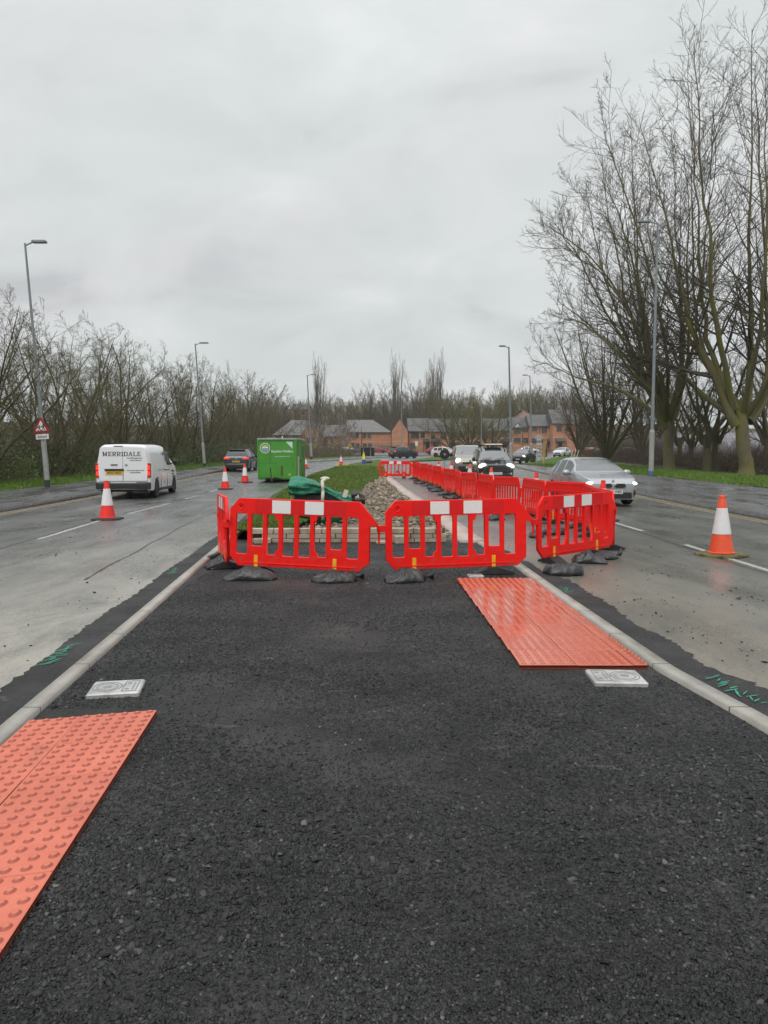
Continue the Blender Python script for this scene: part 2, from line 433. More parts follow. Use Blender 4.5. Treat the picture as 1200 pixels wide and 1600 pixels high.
g = link('ground', np_mesh('ground', np.stack([XX, YY, ZZ], -1).reshape(-1, 3), F, True), m_earth); g['kind'] = 'structure'
strip('left_carriageway', m_roadL, -6, 88, roadLK, lambda y: kerbL(y) + .05, -.012, 1, 8)
strip('right_carriageway', m_roadR, -6, 70, lambda y: kerbR(y) - .05, roadRK, -.012, 1, 8)
strip('junction_road', m_road_far, 60, 150, roadLK, lambda y: 70 + 0 * y, -.030, 2, 10)
strip('left_pavement', m_pave, -6, 140, lambda y: paveLB(y), lambda y: roadLK(y) - .14, .11, 1, 5)
strip('right_pavement', m_pave, -6, 67, lambda y: roadRK(y) + .14, paveRB, .11, 1, 5)
strip('kerb', m_kerb_dark, -6, 140, lambda y: roadLK(y) - .14, roadLK, .115, .9, 1, thick=.16)
strip('kerb', m_kerb_dark, -6, 67, roadRK, lambda y: roadRK(y) + .14, .115, .9, 1, thick=.16)
strip('edging', m_kerb_dark, -6, 66, paveRB, lambda y: paveRB(y) + .06, .125, .9, 1, thick=.06)
strip('edging', m_kerb_dark, -6, 120, lambda y: paveLB(y) - .06, paveLB, .125, .9, 1, thick=.06)
strip('grass_verge', m_grass, -6, 135, lambda y: paveRB(y) + .06, lambda y: max(26 - .03 * y, paveRB(y) + 6), .10, 1.5, 10, zfun=lambda x, y: .06 * math.sin(x * 1.3 + y) - (.06 * max(0, x - 20) if y < 70 else 0))
strip('grass_verge', m_grass, -6, 120, lambda y: paveLB(y) - 5, lambda y: paveLB(y) - .06, .10, 1.5, 6, zfun=lambda x, y: .05 * math.sin(x * 1.7 + y))
strip('grass_verge', m_grass, 82, 112, lambda y: 2.6 + (y - 82) * .18, lambda y: 2.6 + (y - 82) * .18 + 4.5 * math.sin(math.pi * (y - 81.5) / 31) + .3, .08, 1, 4)
strip('car_park', m_road_far, 132, 178, lambda y: -75, lambda y: 62, -.015, 3, 8)
# the island: fresh tarmac, kerbs, turf, rubble bed
strip('tarmac_path', m_tarmac, -6, 13.4, lambda y: kerbL(y) + .12, lambda y: kerbR(y) - .135, 0, .3, 14)
strip('tarmac_edge_strip', m_tarmac, -6, 30, lambda y: kerbL(y) - (.33 if y < 6 else .33 - .008 * (y - 6)) - .015 * math.sin(y * 2.1), lambda y: kerbL(y), .0, .06, 2, edge_jit=.012, jit_sides=(1, 0), seed=3)
strip('tarmac_edge_strip', m_tarmac, -6, 12.4, lambda y: kerbR(y), lambda y: kerbR(y) + .33 + .035 * math.sin(y * 1.7) + .03 * math.sin(y * 4.3 + 1) - (max(0, y - 8) * .06), .0, .05, 2, edge_jit=.022, jit_sides=(0, 1), seed=4)
strip('kerb', m_kerb, -6, 70, kerbL, lambda y: kerbL(y) + .11, .026, .3, 1, thick=.08)
strip('kerb', m_kerb, -6, 12.9, lambda y: kerbR(y) - .125, kerbR, .028, .15, 1, thick=.08)
strip('kerb', m_haunch, 12.9, 46, lambda y: kerbR(y) - .42, lambda y: kerbR(y) + .02, .045, .3, 2, thick=.10, edge_jit=.012, seed=9)
turfR = curve_fn([(13.4, -1.95), (16, -1.75), (20, -1.35), (24, -1.15), (34, -.85), (40, -.35), (46, .0), (48, .05), (60, -.05), (76, -.3), (88, -.5)])
strip('island_turf', m_grass, 13.3, 87, lambda y: kerbL(y) + .12, lambda y: min(turfR(y), kerbR(y) - .02), .07, .4, 10, edge_jit=.05, jit_sides=(0, 1), seed=5,
      zfun=lambda x, y: .10 * math.exp(-((x - (kerbL(y) + turfR(y)) / 2) / 1.6) ** 2) + .02 * math.sin(x * 5 + y * 3))
m_soil = mat_concrete('rubble_bed', (.10, .078, .052), (.19, .155, .11), .9, 9, (.08, .06, .04))
strip('rubble_bed', m_soil, 13.3, 47.5, lambda y: turfR(y) - .15, lambda y: max(kerbR(y) - .40, turfR(y)), .03, .25, 8, seed=6, zfun=lambda x, y: .04 * math.sin(x * 9 + y * 4) * math.sin(y * 5.3) + .03 * math.sin(x * 17))

# painted markings
def dash(mat, xf, y0, y1, wd=.11, name='road_marking'):
    strip(name, mat, y0, y1, lambda y: xf(y) - wd / 2, lambda y: xf(y) + wd / 2, -.007, .25, 1, edge_jit=.004, seed=abs(int(y0 * 10)))
lnL = curve_fn([(9, -6.15), (13.4, -6.6), (17.6, -7.05), (25, -7.15), (31, -7.25), (60, -7.6)])
lnR = curve_fn([(5, 5.2), (11, 5.35), (15, 5.5), (30, 5.8), (60, 6.2)])
for a, b in ((7.5, 11.5), (13.5, 17.5), (19.5, 23.5), (25.5, 27.5), (29.5, 32), (36, 38.5), (42, 45), (49, 52)): dash(m_line_w, lnL, a, b)
for a, b in ((9.2, 12.7), (15.0, 17.0), (21, 24), (28, 31), (35, 38), (42, 45)): dash(m_line_w, lnR, a, b)
for dx in (.22, .46):
    dash(m_line_y, lambda y: roadLK(y) + dx, -6, 58, .075); dash(m_line_y, lambda y: roadRK(y) - dx, -6, 58, .075)
for fx_, a_, b_ in ((lambda y: lnL(y) - .12, 8, 30), (lambda y: lnL(y) + 2.3, 9, 24), (lambda y: lnR(y) - .14, 5, 26)):
    strip('road_seam', m_chip0, a_, b_, lambda y: fx_(y) - .012 + .02 * math.sin(y * 2.3), lambda y: fx_(y) + .014 + .02 * math.sin(y * 2.3), -.008, .15, 1, edge_jit=.006, seed=int(a_))
# green sprayed setting-out marks on the tarmac edge
def scribble(px, py, L, seed, ang):
    rng = random.Random(seed); x, y = G(px, py); b = MB(); u = Vector((math.sin(ang), math.cos(ang), 0)); v = Vector((math.cos(ang), -math.sin(ang), 0)); k = 0
    t = -L / 2
    while t < L / 2:
        p = Vector((x, y, .006)) + u * t + v * rng.uniform(-.03, .05); a = rng.uniform(.2, 1.4) + ang; l = rng.uniform(.025, .07); wd = rng.uniform(.004, .009)
        d = Vector((math.sin(a), math.cos(a), 0)); e = Vector((math.cos(a), -math.sin(a), 0)) * wd
        P = [p - d * l - e * .6, p - e * 1.1, p + d * l - e * .5, p + d * l + e * .6, p + e, p - d * l + e * .5]
        for q in P: q.z = .006 + .0005 * k
        b.add(P, [tuple(range(6))]); t += rng.uniform(.02, .05); k += 1
    o = b.build('road_marking', m_spray); o['kind'] = 'structure'
for a in ((92, 1024, .55, 1, -.1), (1142, 1078, .55, 2, -.12), (882, 922, .35, 3, -.05), (272, 893, .45, 4, -.1)): scribble(*a)

# ================================================================== LOOSE STUFF
def chunks(n, xy, zs, size, seed, flat=.55, name='loose_chippings', mats=None, lite=False, mi=None):
    rng = np.random.default_rng(seed)
    base = np.array([(1, 0, 0), (-1, 0, 0), (0, 1, 0), (0, -1, 0), (0, 0, 1), (0, 0, -1), (.62, .62, .35), (-.6, .6, -.3)], float)
    tri = np.array([(4, 6, 2), (4, 0, 6), (0, 2, 6), (4, 2, 7), (4, 7, 1), (2, 1, 7), (4, 1, 3), (4, 3, 0), (5, 2, 0), (5, 1, 2), (5, 3, 1), (5, 0, 3)])
    if lite:   # a bound stone: six-sided foot, three-cornered flat top
        a6 = np.arange(6) * np.pi / 3; a3 = np.arange(3) * 2 * np.pi / 3 + .5; base = np.concatenate([np.stack([np.cos(a6), np.sin(a6), 0 * a6], -1), np.stack([.62 * np.cos(a3), .62 * np.sin(a3), 0 * a3 + .95], -1)])
        tri = np.array([(6, 7, 8), (0, 1, 6), (1, 2, 7), (1, 7, 6), (2, 3, 7), (3, 4, 8), (3, 8, 7), (4, 5, 8), (5, 0, 6), (5, 6, 8)])
    nb = len(base)
    V = base[None] * rng.uniform(.55, 1.2, (n, nb, 1)) * size[:, None, None]
    V = V * np.stack([rng.uniform(.7, 1.3, n), rng.uniform(.55, 1.0, n), rng.uniform(.35, 1, n) * flat], -1)[:, None, :]
    a = rng.uniform(0, 2 * np.pi, n); t = rng.normal(0, .35, n)
    x, y, z = V[..., 0], V[..., 1], V[..., 2]
    y, z = y * np.cos(t)[:, None] - z * np.sin(t)[:, None], y * np.sin(t)[:, None] + z * np.cos(t)[:, None]
    x, y = x * np.cos(a)[:, None] - y * np.sin(a)[:, None], x * np.sin(a)[:, None] + y * np.cos(a)[:, None]
    V = np.stack([x + xy[:, :1], y + xy[:, 1:], z + zs[:, None]], -1)
    F = (tri[None] + (np.arange(n) * nb)[:, None, None]).reshape(-1, 3)
    o = link(name, np_mesh(name, V.reshape(-1, 3), F), mats); o['kind'] = 'stuff'; return o
M = Mat('black_chippings'); p = M.gpos(); isl = M.n('ShaderNodeNewGeometry').outputs['Random Per Island']
M.set(color=M.mix(M.ramp(isl, [(0, (.004, .004, .005)), (.4, (.012, .012, .013)), (.8, (.026, .026, .027)), (.975, (.045, .045, .045)), (1, (.10, .098, .092))]), M.ramp(M.noise(p, .9, 5, .65), [(.36, .6), (.62, 1.6)]), 1.0, 'MULTIPLY'), rough=M.ramp(isl, [(0, .38), (1, .62)]), spec=.28); m_chip = M.m
rng = np.random.default_rng(11)
N = 270000
yy = 1.7 + 11.2 * rng.random(N) ** 2.1; xx = rng.uniform(-2.4, 2.5, N)
ok = (xx > np.array([kerbL(v) + .13 for v in yy])) & (xx < np.array([kerbR(v) - .14 for v in yy]))
ok &= ~((xx < -1.18 - .09 * (yy - 2.07)) & (yy < 4.3)) & ~((xx > .98) & (yy > 5.05) & (yy < 9))
patch = np.sin(xx * 2.3 + 1.1 * np.sin(yy * 1.7)) + np.sin(yy * 2.9 + xx * 1.3) + rng.normal(0, .7, N)
ok &= patch > -1.1 - .5 * (yy < 3.2)
xx, yy = xx[ok], yy[ok]; coarse = np.clip(.55 + .5 * np.sin(xx * 1.9 + 2.2 * np.sin(yy * 1.3)) * np.sin(yy * 2.1 + xx), .2, 1.0); sz = (rng.gamma(3.4, .0012, len(xx)) + .0028) * (.75 + .55 * coarse)
chunks(len(xx), np.stack([xx, yy], -1), sz * np.clip(.22 - .03 * yy, -.08, .18) + rng.uniform(-.002, .002, len(xx)), sz, 12, .85, 'loose_chippings', m_chip, True)
# crumbs of tarmac kicked onto the two carriageways
pts = []
for cx0, cy0, sx, sy, n in ((-5.4, 14.5, 1.4, 1.5, 60), (-5.2, 11.5, .5, .4, 25), (-4.2, 13, 1.5, 2.5, 30), (4.0, 7.6, .9, .8, 70), (3.4, 9.3, .8, .8, 30), (5, 13, 1.5, 2, 25), (-3.0, 8, .5, 3, 40), (2.8, 6.5, .35, 1.8, 60)):
    pts.append(np.stack([rng.normal(cx0, sx * .6, n), rng.normal(cy0, sy * .6, n)], -1))
pts = np.concatenate(pts); pts = pts[(pts[:, 0] < np.array([kerbL(v) - .3 for v in pts[:, 1]])) | (pts[:, 0] > np.array([kerbR(v) + .3 for v in pts[:, 1]]))]
sz = rng.gamma(2.2, .0036, len(pts)) + .004; chunks(len(pts), pts, sz * .2 - .012, sz, 13, .7, 'tarmac_crumbs', m_chip)
M = Mat('rubble_stone'); p = M.gpos()
isl = M.n('ShaderNodeNewGeometry').outputs['Random Per Island']; M.set(color=M.ramp(isl, [(0, (.08, .06, .04)), (.4, (.20, .155, .105)), (.7, (.33, .27, .195)), (.92, (.46, .40, .32)), (1, (.24, .11, .07))]), rough=.8); M.bump(M.noise(p, 60, 4), .5, .01); m_rub = M.m
n = 4200; ry = 13.5 + 33 * rng.random(n) ** 1.4; a = np.array([turfR(v) - .1 for v in ry]); b = np.array([kerbR(v) - .45 for v in ry])
rx = a + (b - a) * rng.random(n); k = b > a
rx, ry = rx[k], ry[k]; sz = rng.gamma(2.0, .014, len(rx)) + .010
big = rng.random(len(rx)) < .02; sz[big] *= 2.0
chunks(len(rx), np.stack([rx, ry], -1), HV(ry) + .045 + sz * .15 + rng.uniform(0, .02, len(rx)), sz, 14, .75, 'rubble', m_rub)

# grass blades
def blades(name, fx, y0, y1, n, hgt, seed, mat, zoff, zf=None, p=1.0):
    rng = np.random.default_rng(seed); y = y0 + (y1 - y0) * rng.random(n) ** p
    lo = np.array([fx(v)[0] for v in y]); hi = np.array([fx(v)[1] for v in y]); k = hi > lo; y, lo, hi = y[k], lo[k], hi[k]; n = len(y)
    x = lo + (hi - lo) * rng.random(n); z = HV(y) + zoff + (np.array([zf(a, b) for a, b in zip(x, y)]) if zf else 0)
    clump = .6 + .5 * (np.sin(x * 3.1 + 2 * np.sin(y * 2.3)) * .5 + .5) + .2 * np.sin(x * 7 + y * 5)
    h = hgt * rng.uniform(.5, 1.3, n) * clump; a = rng.uniform(0, 2 * np.pi, n); wd = rng.uniform(.006, .012, n) * (1 + hgt * 4); ln = rng.normal(0, .45, (n, 2)) * h[:, None]
    B = np.stack([x, y, z], -1); e = np.stack([np.cos(a) * wd, np.sin(a) * wd, 0 * a], -1)
    T = B + np.stack([ln[:, 0], ln[:, 1], h], -1)
    V = np.stack([B - e, B + e, T], 1).reshape(-1, 3); F = np.arange(3 * n).reshape(n, 3)
    o = link(name, np_mesh(name, V, F), mat); o['kind'] = 'stuff'; return o
M = Mat('grass_blade'); p = M.gpos()
M.set(color=M.ramp(M.noise(p, 2.2, 6, .75), [(.28, (.055, .09, .014)), (.5, (.105, .16, .024)), (.68, (.15, .205, .04)), (.82, (.20, .19, .08))]), rough=.6, spec=.3); m_blade = M.m
zt = lambda x, y: .10 * math.exp(-((x - (kerbL(y) + turfR(y)) / 2) / 1.6) ** 2)
blades('grass_blades', lambda y: (kerbL(y) + .16, min(turfR(y) + .05, kerbR(y) - .05)), 13.4, 60, 70000, .09, 21, m_blade, .06, zt, 1.5)
m_blade_i = m_blade
M = Mat('grass_blade_verge'); p = M.gpos(); M.set(color=M.ramp(M.noise(p, 2.2, 6, .75), [(.28, (.05, .10, .012)), (.5, (.11, .19, .025)), (.68, (.16, .25, .04)), (.82, (.22, .23, .08))]), rough=.6, spec=.3); m_blade = M.m
blades('grass_blades', lambda y: (paveRB(y) + .05, 25), 24, 66, 90000, .17, 22, m_blade, .10, lambda x, y: -.06 * max(0, x - 20), 1.2)
blades('grass_blades', lambda y: (paveLB(y) - 4.5, paveLB(y) - .05), 22, 80, 70000, .15, 23, m_blade, .10, None, 1.3)
# ================================================================== TACTILE PAVING
def slab_mesh(L, W, T=.045, n_row=6, shear=0.0):
    """blistered slab: one connected height-field sheet with skirt"""
    step = .0045; nx = int(round(W / step)) + 1; ny = int(round(L / step)) + 1
    xs = np.linspace(0, W, nx); ys = np.linspace(0, L, ny); X, Y = np.meshgrid(xs, ys)
    pit = .42 / n_row; dx = (X % pit) - pit / 2; dy = (Y % pit) - pit / 2; r = np.hypot(dx, dy)
    ed = np.minimum(np.minimum(X, W - X), np.minimum(Y, L - Y))
    Z = .0095 * np.clip((.0172 - r) / .0045, 0, 1) - .004 * np.clip((.004 - ed) / .004, 0, 1)
    V = np.stack([X, Y, Z], -1).reshape(-1, 3); id_ = np.arange(nx * ny).reshape(ny, nx)
    F = np.stack([id_[:-1, :-1], id_[:-1, 1:], id_[1:, 1:], id_[1:, :-1]], -1).reshape(-1, 4)
    ring = np.concatenate([id_[0, :], id_[1:, -1], id_[-1, -2::-1], id_[-2:0:-1, 0]])
    B = V[ring].copy(); B[:, 2] = -T; V[:, 1] += V[:, 0] * shear; B[:, 1] += B[:, 0] * shear; n0 = len(V); k = len(ring); i = np.arange(k); j = (i + 1) % k
    S = np.stack([ring[i], n0 + i, n0 + j, ring[j]], -1)[:, ::-1]
    return np_mesh('tactile_slab', np.concatenate([V, B]), np.concatenate([F, S]), False)
def mat_slab(name, a, b, rough, wet):
    M = Mat(name); p = M.gpos(); oi = M.n('ShaderNodeObjectInfo')
    c = M.ramp(M.noise(p, 6, 6, .7), [(.3, a), (.7, b)])
    c = M.mix(c, M.ramp(oi.outputs['Random'], [(0, .94), (1, 1.05)]), 1.0, 'MULTIPLY')
    c = M.mix(c, (.16, .075, .05), M.ramp(M.noise(p, 2.4, 6, .75), [(.58, 0), (.78, .5)]))
    # shade of the blister sides, painted as a dark ring round every foot
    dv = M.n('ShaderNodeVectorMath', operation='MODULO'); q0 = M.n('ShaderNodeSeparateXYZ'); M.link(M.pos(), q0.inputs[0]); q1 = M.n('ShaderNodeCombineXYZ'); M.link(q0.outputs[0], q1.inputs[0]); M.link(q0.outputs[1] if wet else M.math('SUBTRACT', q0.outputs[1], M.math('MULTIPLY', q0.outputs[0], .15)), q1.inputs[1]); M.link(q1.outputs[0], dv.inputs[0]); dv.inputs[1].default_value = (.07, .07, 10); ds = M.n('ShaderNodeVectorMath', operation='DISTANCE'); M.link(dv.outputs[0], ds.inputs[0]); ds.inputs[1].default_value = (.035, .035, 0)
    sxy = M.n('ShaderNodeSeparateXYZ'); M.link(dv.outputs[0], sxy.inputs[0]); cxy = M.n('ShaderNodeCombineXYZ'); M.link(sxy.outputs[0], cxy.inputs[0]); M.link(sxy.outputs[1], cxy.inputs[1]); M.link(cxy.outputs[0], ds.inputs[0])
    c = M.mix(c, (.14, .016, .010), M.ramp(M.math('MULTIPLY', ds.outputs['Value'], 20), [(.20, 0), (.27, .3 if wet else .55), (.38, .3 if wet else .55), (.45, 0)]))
    M.set(color=c, spec=.5)
    if wet: M.set(rough=M.ramp(M.noise(p, 1.6, 4), [(.38, .05), (.62, .16)]), coat=.35, coat_rough=.06)
    else: M.set(rough=rough)
    M.bump(M.noise(p, 220, 3), .10 if wet else .25, .003); return M.m
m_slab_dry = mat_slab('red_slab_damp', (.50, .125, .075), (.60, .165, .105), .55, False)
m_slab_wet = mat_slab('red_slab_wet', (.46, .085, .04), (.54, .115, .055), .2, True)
S_ = .42
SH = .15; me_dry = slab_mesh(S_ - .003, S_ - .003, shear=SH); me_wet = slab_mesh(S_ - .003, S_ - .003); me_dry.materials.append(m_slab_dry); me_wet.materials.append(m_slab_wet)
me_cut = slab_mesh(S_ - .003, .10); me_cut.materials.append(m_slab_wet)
ZT = .031
# left patch: its free corner is at (-1.37, 4.19), it runs back towards the viewer along the kerb
ang = math.atan2(.19, 2.12); ux = Vector((math.sin(ang), -math.cos(ang), 0)); vx = -(Vector((math.cos(ang), math.sin(ang), 0)) + SH * Vector((-math.sin(ang), math.cos(ang), 0)))
GL = 'red tactile slabs of the near left crossing patch'; rws = ['far edge', 'second', 'third', 'fourth', 'fifth', 'sixth']
for r in range(7):
    for c in range(2):
        o_c = Vector((-1.37, 4.19, ZT)) + ux * (S_ * (r + 1)) + vx * (S_ * (c + 1)); w_ = S_
        if c == 1:   # cut to meet the kerb
            w_ = min(S_, (o_c + vx * -S_ - ux * S_).x - (kerbL(o_c.y + S_) + .125), (o_c + vx * -S_).x - (kerbL(o_c.y) + .125))
            if w_ < .06: continue
            o_c = Vector((-1.37, 4.19, ZT)) + ux * (S_ * (r + 1)) + vx * (S_ + w_)
        me = me_dry if w_ == S_ else slab_mesh(S_ - .003, w_ - .003, shear=SH)
        if w_ != S_: me.materials.append(m_slab_dry)
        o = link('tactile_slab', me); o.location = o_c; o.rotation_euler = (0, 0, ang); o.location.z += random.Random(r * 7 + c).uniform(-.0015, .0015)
        tag(o, 'red blistered paving slab in the %s of the near left patch, %s' % (['far row', 'second row', 'third row', 'fourth row', 'fifth row', 'sixth row', 'last row'][r], ['on its free right edge', 'cut to fit against the left kerb'][c]), 'paving slab', GL)
GRp = 'wet red tactile slabs of the right crossing patch'
ordn = ['nearest', 'second nearest', 'third nearest', 'fourth nearest', 'fifth nearest', 'sixth nearest', 'seventh nearest', 'eighth nearest', 'farthest']
for r in range(9):
    for c in range(3):
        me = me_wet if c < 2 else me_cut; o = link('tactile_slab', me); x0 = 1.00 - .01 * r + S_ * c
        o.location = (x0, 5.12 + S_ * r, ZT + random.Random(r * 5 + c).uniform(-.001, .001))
        tag(o, 'wet red blistered slab in the %s row of the right patch, %s' % (ordn[r], ['on its left edge', 'in its middle column', 'narrow cut piece beside the kerb'][c]), 'paving slab', GRp)

# ================================================================== INSPECTION COVERS
m_galv = simple('galvanised_cover', (.42, .42, .41), .45, .30, 9, metal=.3, bump=.25, bscale=90)
m_galv_d = simple('cover_groove', (.26, .26, .26), .5, .2, 30, metal=.3)
def cover(pxc, size, rz, label, flip=1):
    x, y = pxc; t = empty('inspection_cover', (x, y, 0), rz, label, 'inspection cover', 'pale metal inspection covers set in the tarmac')
    W, D = size
    MB().cbox((0, 0, .014), (W, D, .034), .008).build('plate', m_galv, t)
    b = MB(); cx = -flip * W * .17
    for r in (D * .34, D * .25): b.lathe([(r, .026), (r, .0335), (r - .007, .0335), (r - .007, .026)], 28, (cx, 0, 0))
    b.build('ring', m_galv_d, t)
    b = MB(); b.lathe([(.03, .026), (.026, .034), (0, .034)], 16, (cx, 0, 0)); b.build('boss', m_galv_d, t)
    b = MB(); px = flip * W * .28; fw, fd = W * .26, D * .74
    for d, s in (((0, fd / 2), (fw, .006)), ((0, -fd / 2), (fw, .006)), ((fw / 2, 0), (.006, fd)), ((-fw / 2, 0), (.006, fd))): b.box((px + d[0], d[1], .0322), (s[0], s[1], .003))
    b.box((px + fw * .22, 0, .0322), (.008, fd * .7, .003))
    b.build('frame', m_galv_d, t)
    for sy in (-1, 1):
        b = MB(); b.lathe([(.016, .026), (.013, .0345), (0, .0345)], 12, (px - fw * .2, sy * fd * .30, 0)); b.build('keyhole', m_galv_d, t)
cover((-1.78, 4.625), (.33, .28), R_(10), 'pale metal inspection cover beyond the near left red paving', 1)
cover((1.62, 4.86), (.36, .30), R_(-3), 'pale metal inspection cover in front of the wet right red paving', -1)
cover((1.19, 9.15), (.20, .16), R_(4), 'small pale metal cover behind the far end of the right red paving', -1)

# ================================================================== BARRIERS
m_red = Mat('barrier_red'); p = m_red.pos()
m_red.set(color=m_red.ramp(m_red.noise(p, 5, 4), [(.3, (.80, .004, .003)), (.7, (.88, .008, .005))]), rough=.42, spec=.28)
zz_ = m_red.n('ShaderNodeSeparateXYZ'); m_red.link(p, zz_.inputs[0]); lo_ = m_red.n('ShaderNodeMapRange'); lo_.inputs['From Min'].default_value = .55; lo_.inputs['From Max'].default_value = .08; m_red.link(zz_.outputs[2], lo_.inputs[0])
mud = m_red.math('MULTIPLY', lo_.outputs[0], m_red.ramp(m_red.noise(p, 11, 6, .75), [(.50, 0), (.72, .7)]))
scf = m_red.ramp(m_red.noise(m_red.mapping(p, (1, 1, 6)), 9, 5, .8), [(.66, 0), (.78, .35)])
m_red.set(color=m_red.mix(m_red.mix(m_red.ramp(m_red.noise(p, 5, 4), [(.3, (.78, .006, .004)), (.7, (.88, .009, .006))]), (.62, .12, .09), scf), (.20, .10, .07), mud))
m_red.bump(m_red.noise(p, 18, 3), .06, .01); m_red = m_red.m
m_red_sheet = simple('reflective_red', (.66, .006, .008), .16, .08, 60)
m_white_sheet = simple('reflective_white', (.74, .73, .72), .3, .05, 40)
m_yel = simple('yellow_clip', (.85, .38, .012), .4, .1, 20)
m_rub_blk = simple('black_rubber', (.018, .018, .019), .6, .4, 14, bump=.3)
BW, BZ0, BZ1 = .96, .10, 1.0
def panel_loops(kind):
    z0, z1, w_ = BZ0, BZ1, BW
    if kind == 'A':
        out = [(-w_ + .13, z1), (w_ - .14, z1), (w_ + .105, z1 - .285), (w_ + .09, z1 - .315), (w_ - .0, z1 - .30), (w_, z0 + .11), (w_ - .12, z0), (-w_ + .12, z0), (-w_, z0 + .13), (-w_, z1 - .15)][::-1]
        L = [out]; xs = [-.87 + .2175 * i for i in range(8)]; wd = .158
        bot = [.16, .27, .16, .15, .15, .16, .27, .16]
        for i, (x, b) in enumerate(zip(xs, bot)):
            x0, x1, a, t = x, x + wd, z0 + b, z1 - .205
            if i == 2: h = [(x0, a), (x1 - .05, a), (x1 - .045, a + .04), (x1, a + .08), (x1, t - .075), (x1 - .03, t - .07), (x1 - .05, t), (x0, t)]
            elif i == 5: h = [(x0 + .05, a), (x1, a), (x1, t), (x0 + .05, t), (x0 + .03, t - .07), (x0, t - .075), (x0, a + .08), (x0 + .045, a + .04)]
            else: h = rrect(x0, a, x1, t, .022)
            L.append(h)
    else:
        out = [(-w_ + .10, z1), (w_ - .10, z1), (w_, z1 - .20), (w_, z0 + .06), (w_ - .06, z0), (-w_ + .06, z0), (-w_, z0 + .06), (-w_, z1 - .20)][::-1]
        L = [out]; n = 9
        for i in range(n):
            x = -.84 + 1.68 / n * i + .035; L.append(rrect(x, z0 + .16, x + .117, z1 - .26, .018, 2))
    return L
def make_panel(kind): 
    me = shape2d(panel_loops(kind), .022 if kind == 'A' else .016, .006, 2); return me
def make_barrier(kind):
    t = empty('barrier', (0, 0, 0), 0, 'red barrier', 'barrier')
    pn = link('panel', make_panel(kind), m_red, t)
    b = MB()
    if kind == 'A':
        for x, rr_ in ((-.80, .052),): b.lathe([(rr_, -.0225), (rr_ - .004, -.027), (rr_ - .014, -.027), (rr_ - .02, -.0225)], 24, (x, 0, BZ1 - .10), axis='y')
        b.box((0, -.023, BZ0 + .045), (1.55, .012, .018)); b.box((0, .023, BZ0 + .045), (1.55, .012, .018))
        for sx in (-1, 1):
            for k in range(3): b.box((sx * (BW - .035), -.019, .38 + k * .14), (.03, .016, .055))
        b.build('moulding', m_red, t, bevel=.003)
        b = MB(); b.box((-BW - .045, 0, .64), (.13, .05, .085)); b.cyl((-BW - .085, 0, .60), (-BW - .085, 0, .44), .017, .013, 10)
        b.build('connector', m_red, t, bevel=.004)
        s = MB(); s.box((.02, -.0235, BZ1 - .102), (1.24, .004, .172)); rs = s.build('reflective_strip', m_red_sheet, t)
        for x in (-.235, .215): MB().box((x, -.0262, BZ1 - .102), (.255, .004, .168)).build('white_patch', m_white_sheet, t)
        bs = (-.585, .50)
    else:
        for sy in (-1, 1):
            b.box((0, sy * .0185, BZ1 - .045), (1.66, .016, .03)); b.box((0, sy * .0185, BZ1 - .215), (1.74, .016, .03)); b.box((0, sy * .0185, BZ0 + .07), (1.7, .014, .03))
            for sx in (-1, 1): b.box((sx * .87, sy * .0185, .5), (.03, .016, .52)); b.box((sx * .83, sy * .0185, BZ1 - .13), (.03, .016, .14))
        b.build('moulding', m_red, t, bevel=.004)
        b = MB(); b.box((-BW - .03, 0, .66), (.09, .05, .10)); b.cyl((-BW - .06, 0, .62), (-BW - .06, 0, .46), .017, .013, 8); b.build('connector', m_red, t, bevel=.004)
        bs = (-.54, .54)
    for x in bs:
        b = MB(); b.box((x, 0, .165), (.052, .054, .17)); 
        for k in range(5): b.box((x, 0, .10 + k * .032), (.054, .057, .006))
        b.build('clip', m_yel, t, bevel=.003)
        f = MB(); f.prism([(-.27, .0), (.27, .0), (.27, .018), (.045, .095), (-.045, .095), (-.27, .018)], -.10, .10)
        for k in range(9): f.box((-.225 + k * .056, 0, .012 + .078 * (1 - abs(-.225 + k * .056) / .27)), (.016, .19, .022))
        fo = f.build('foot', m_rub_blk, t, rot=(0, 0, R_(90)), loc=(x, 0, 0), bevel=.004)
    return t
protoA = make_barrier('A'); protoB = make_barrier('B'); used = {'A': False, 'B': False}
def place_barrier(kind, p0, p1, label, dz=0, tilt=0, foot=None, group='red plastic barriers fencing off the works'):
    pr = protoA if kind == 'A' else protoB
    o = pr if not used[kind] else copy_tree(pr); used[kind] = True
    a = Vector(p0); b = Vector(p1); m = (a + b) / 2
    o.location = (m.x, m.y, H(m.y) + dz); o.rotation_euler = (R_(random.Random(len(label)).uniform(-1.5, 1.5)), R_(tilt), math.atan2(b.y - a.y, b.x - a.x))
    tag(o, label, 'barrier', group)
    if foot:
        for c, aa in zip([k for k in o.children if k.name.startswith('foot')], foot): c.rotation_euler[2] = R_(aa)
    return o
place_barrier('A', (-2.06, 9.45), (-.20, 9.05), 'red plastic barrier with white patches, left one of the front pair', 0, 1.1, (80, 100))
place_barrier('A', (.01, 9.15), (1.93, 9.5), 'red plastic barrier with white patches, right one of the front pair', 0, -.6, (85, 178))
place_barrier('A', (2.20, 10.2), (3.72, 11.45), 'red barrier with white patches angled across the right carriageway edge', 0, -.8, (70, 110))
place_barrier('A', (-2.62, 11.25), (-2.10, 9.5), 'red barrier seen edge on at the left end of the front pair', .0, -1.2, (90, 90))
place_barrier('B', (3.78, 11.6), (3.98, 13.5), 'red slatted barrier seen steeply behind the angled white patched barrier', 0, .3)
place_barrier('B', (4.02, 13.6), (4.36, 15.3), 'red slatted barrier behind the angled barrier, first of the line along the lane', 0, .3)
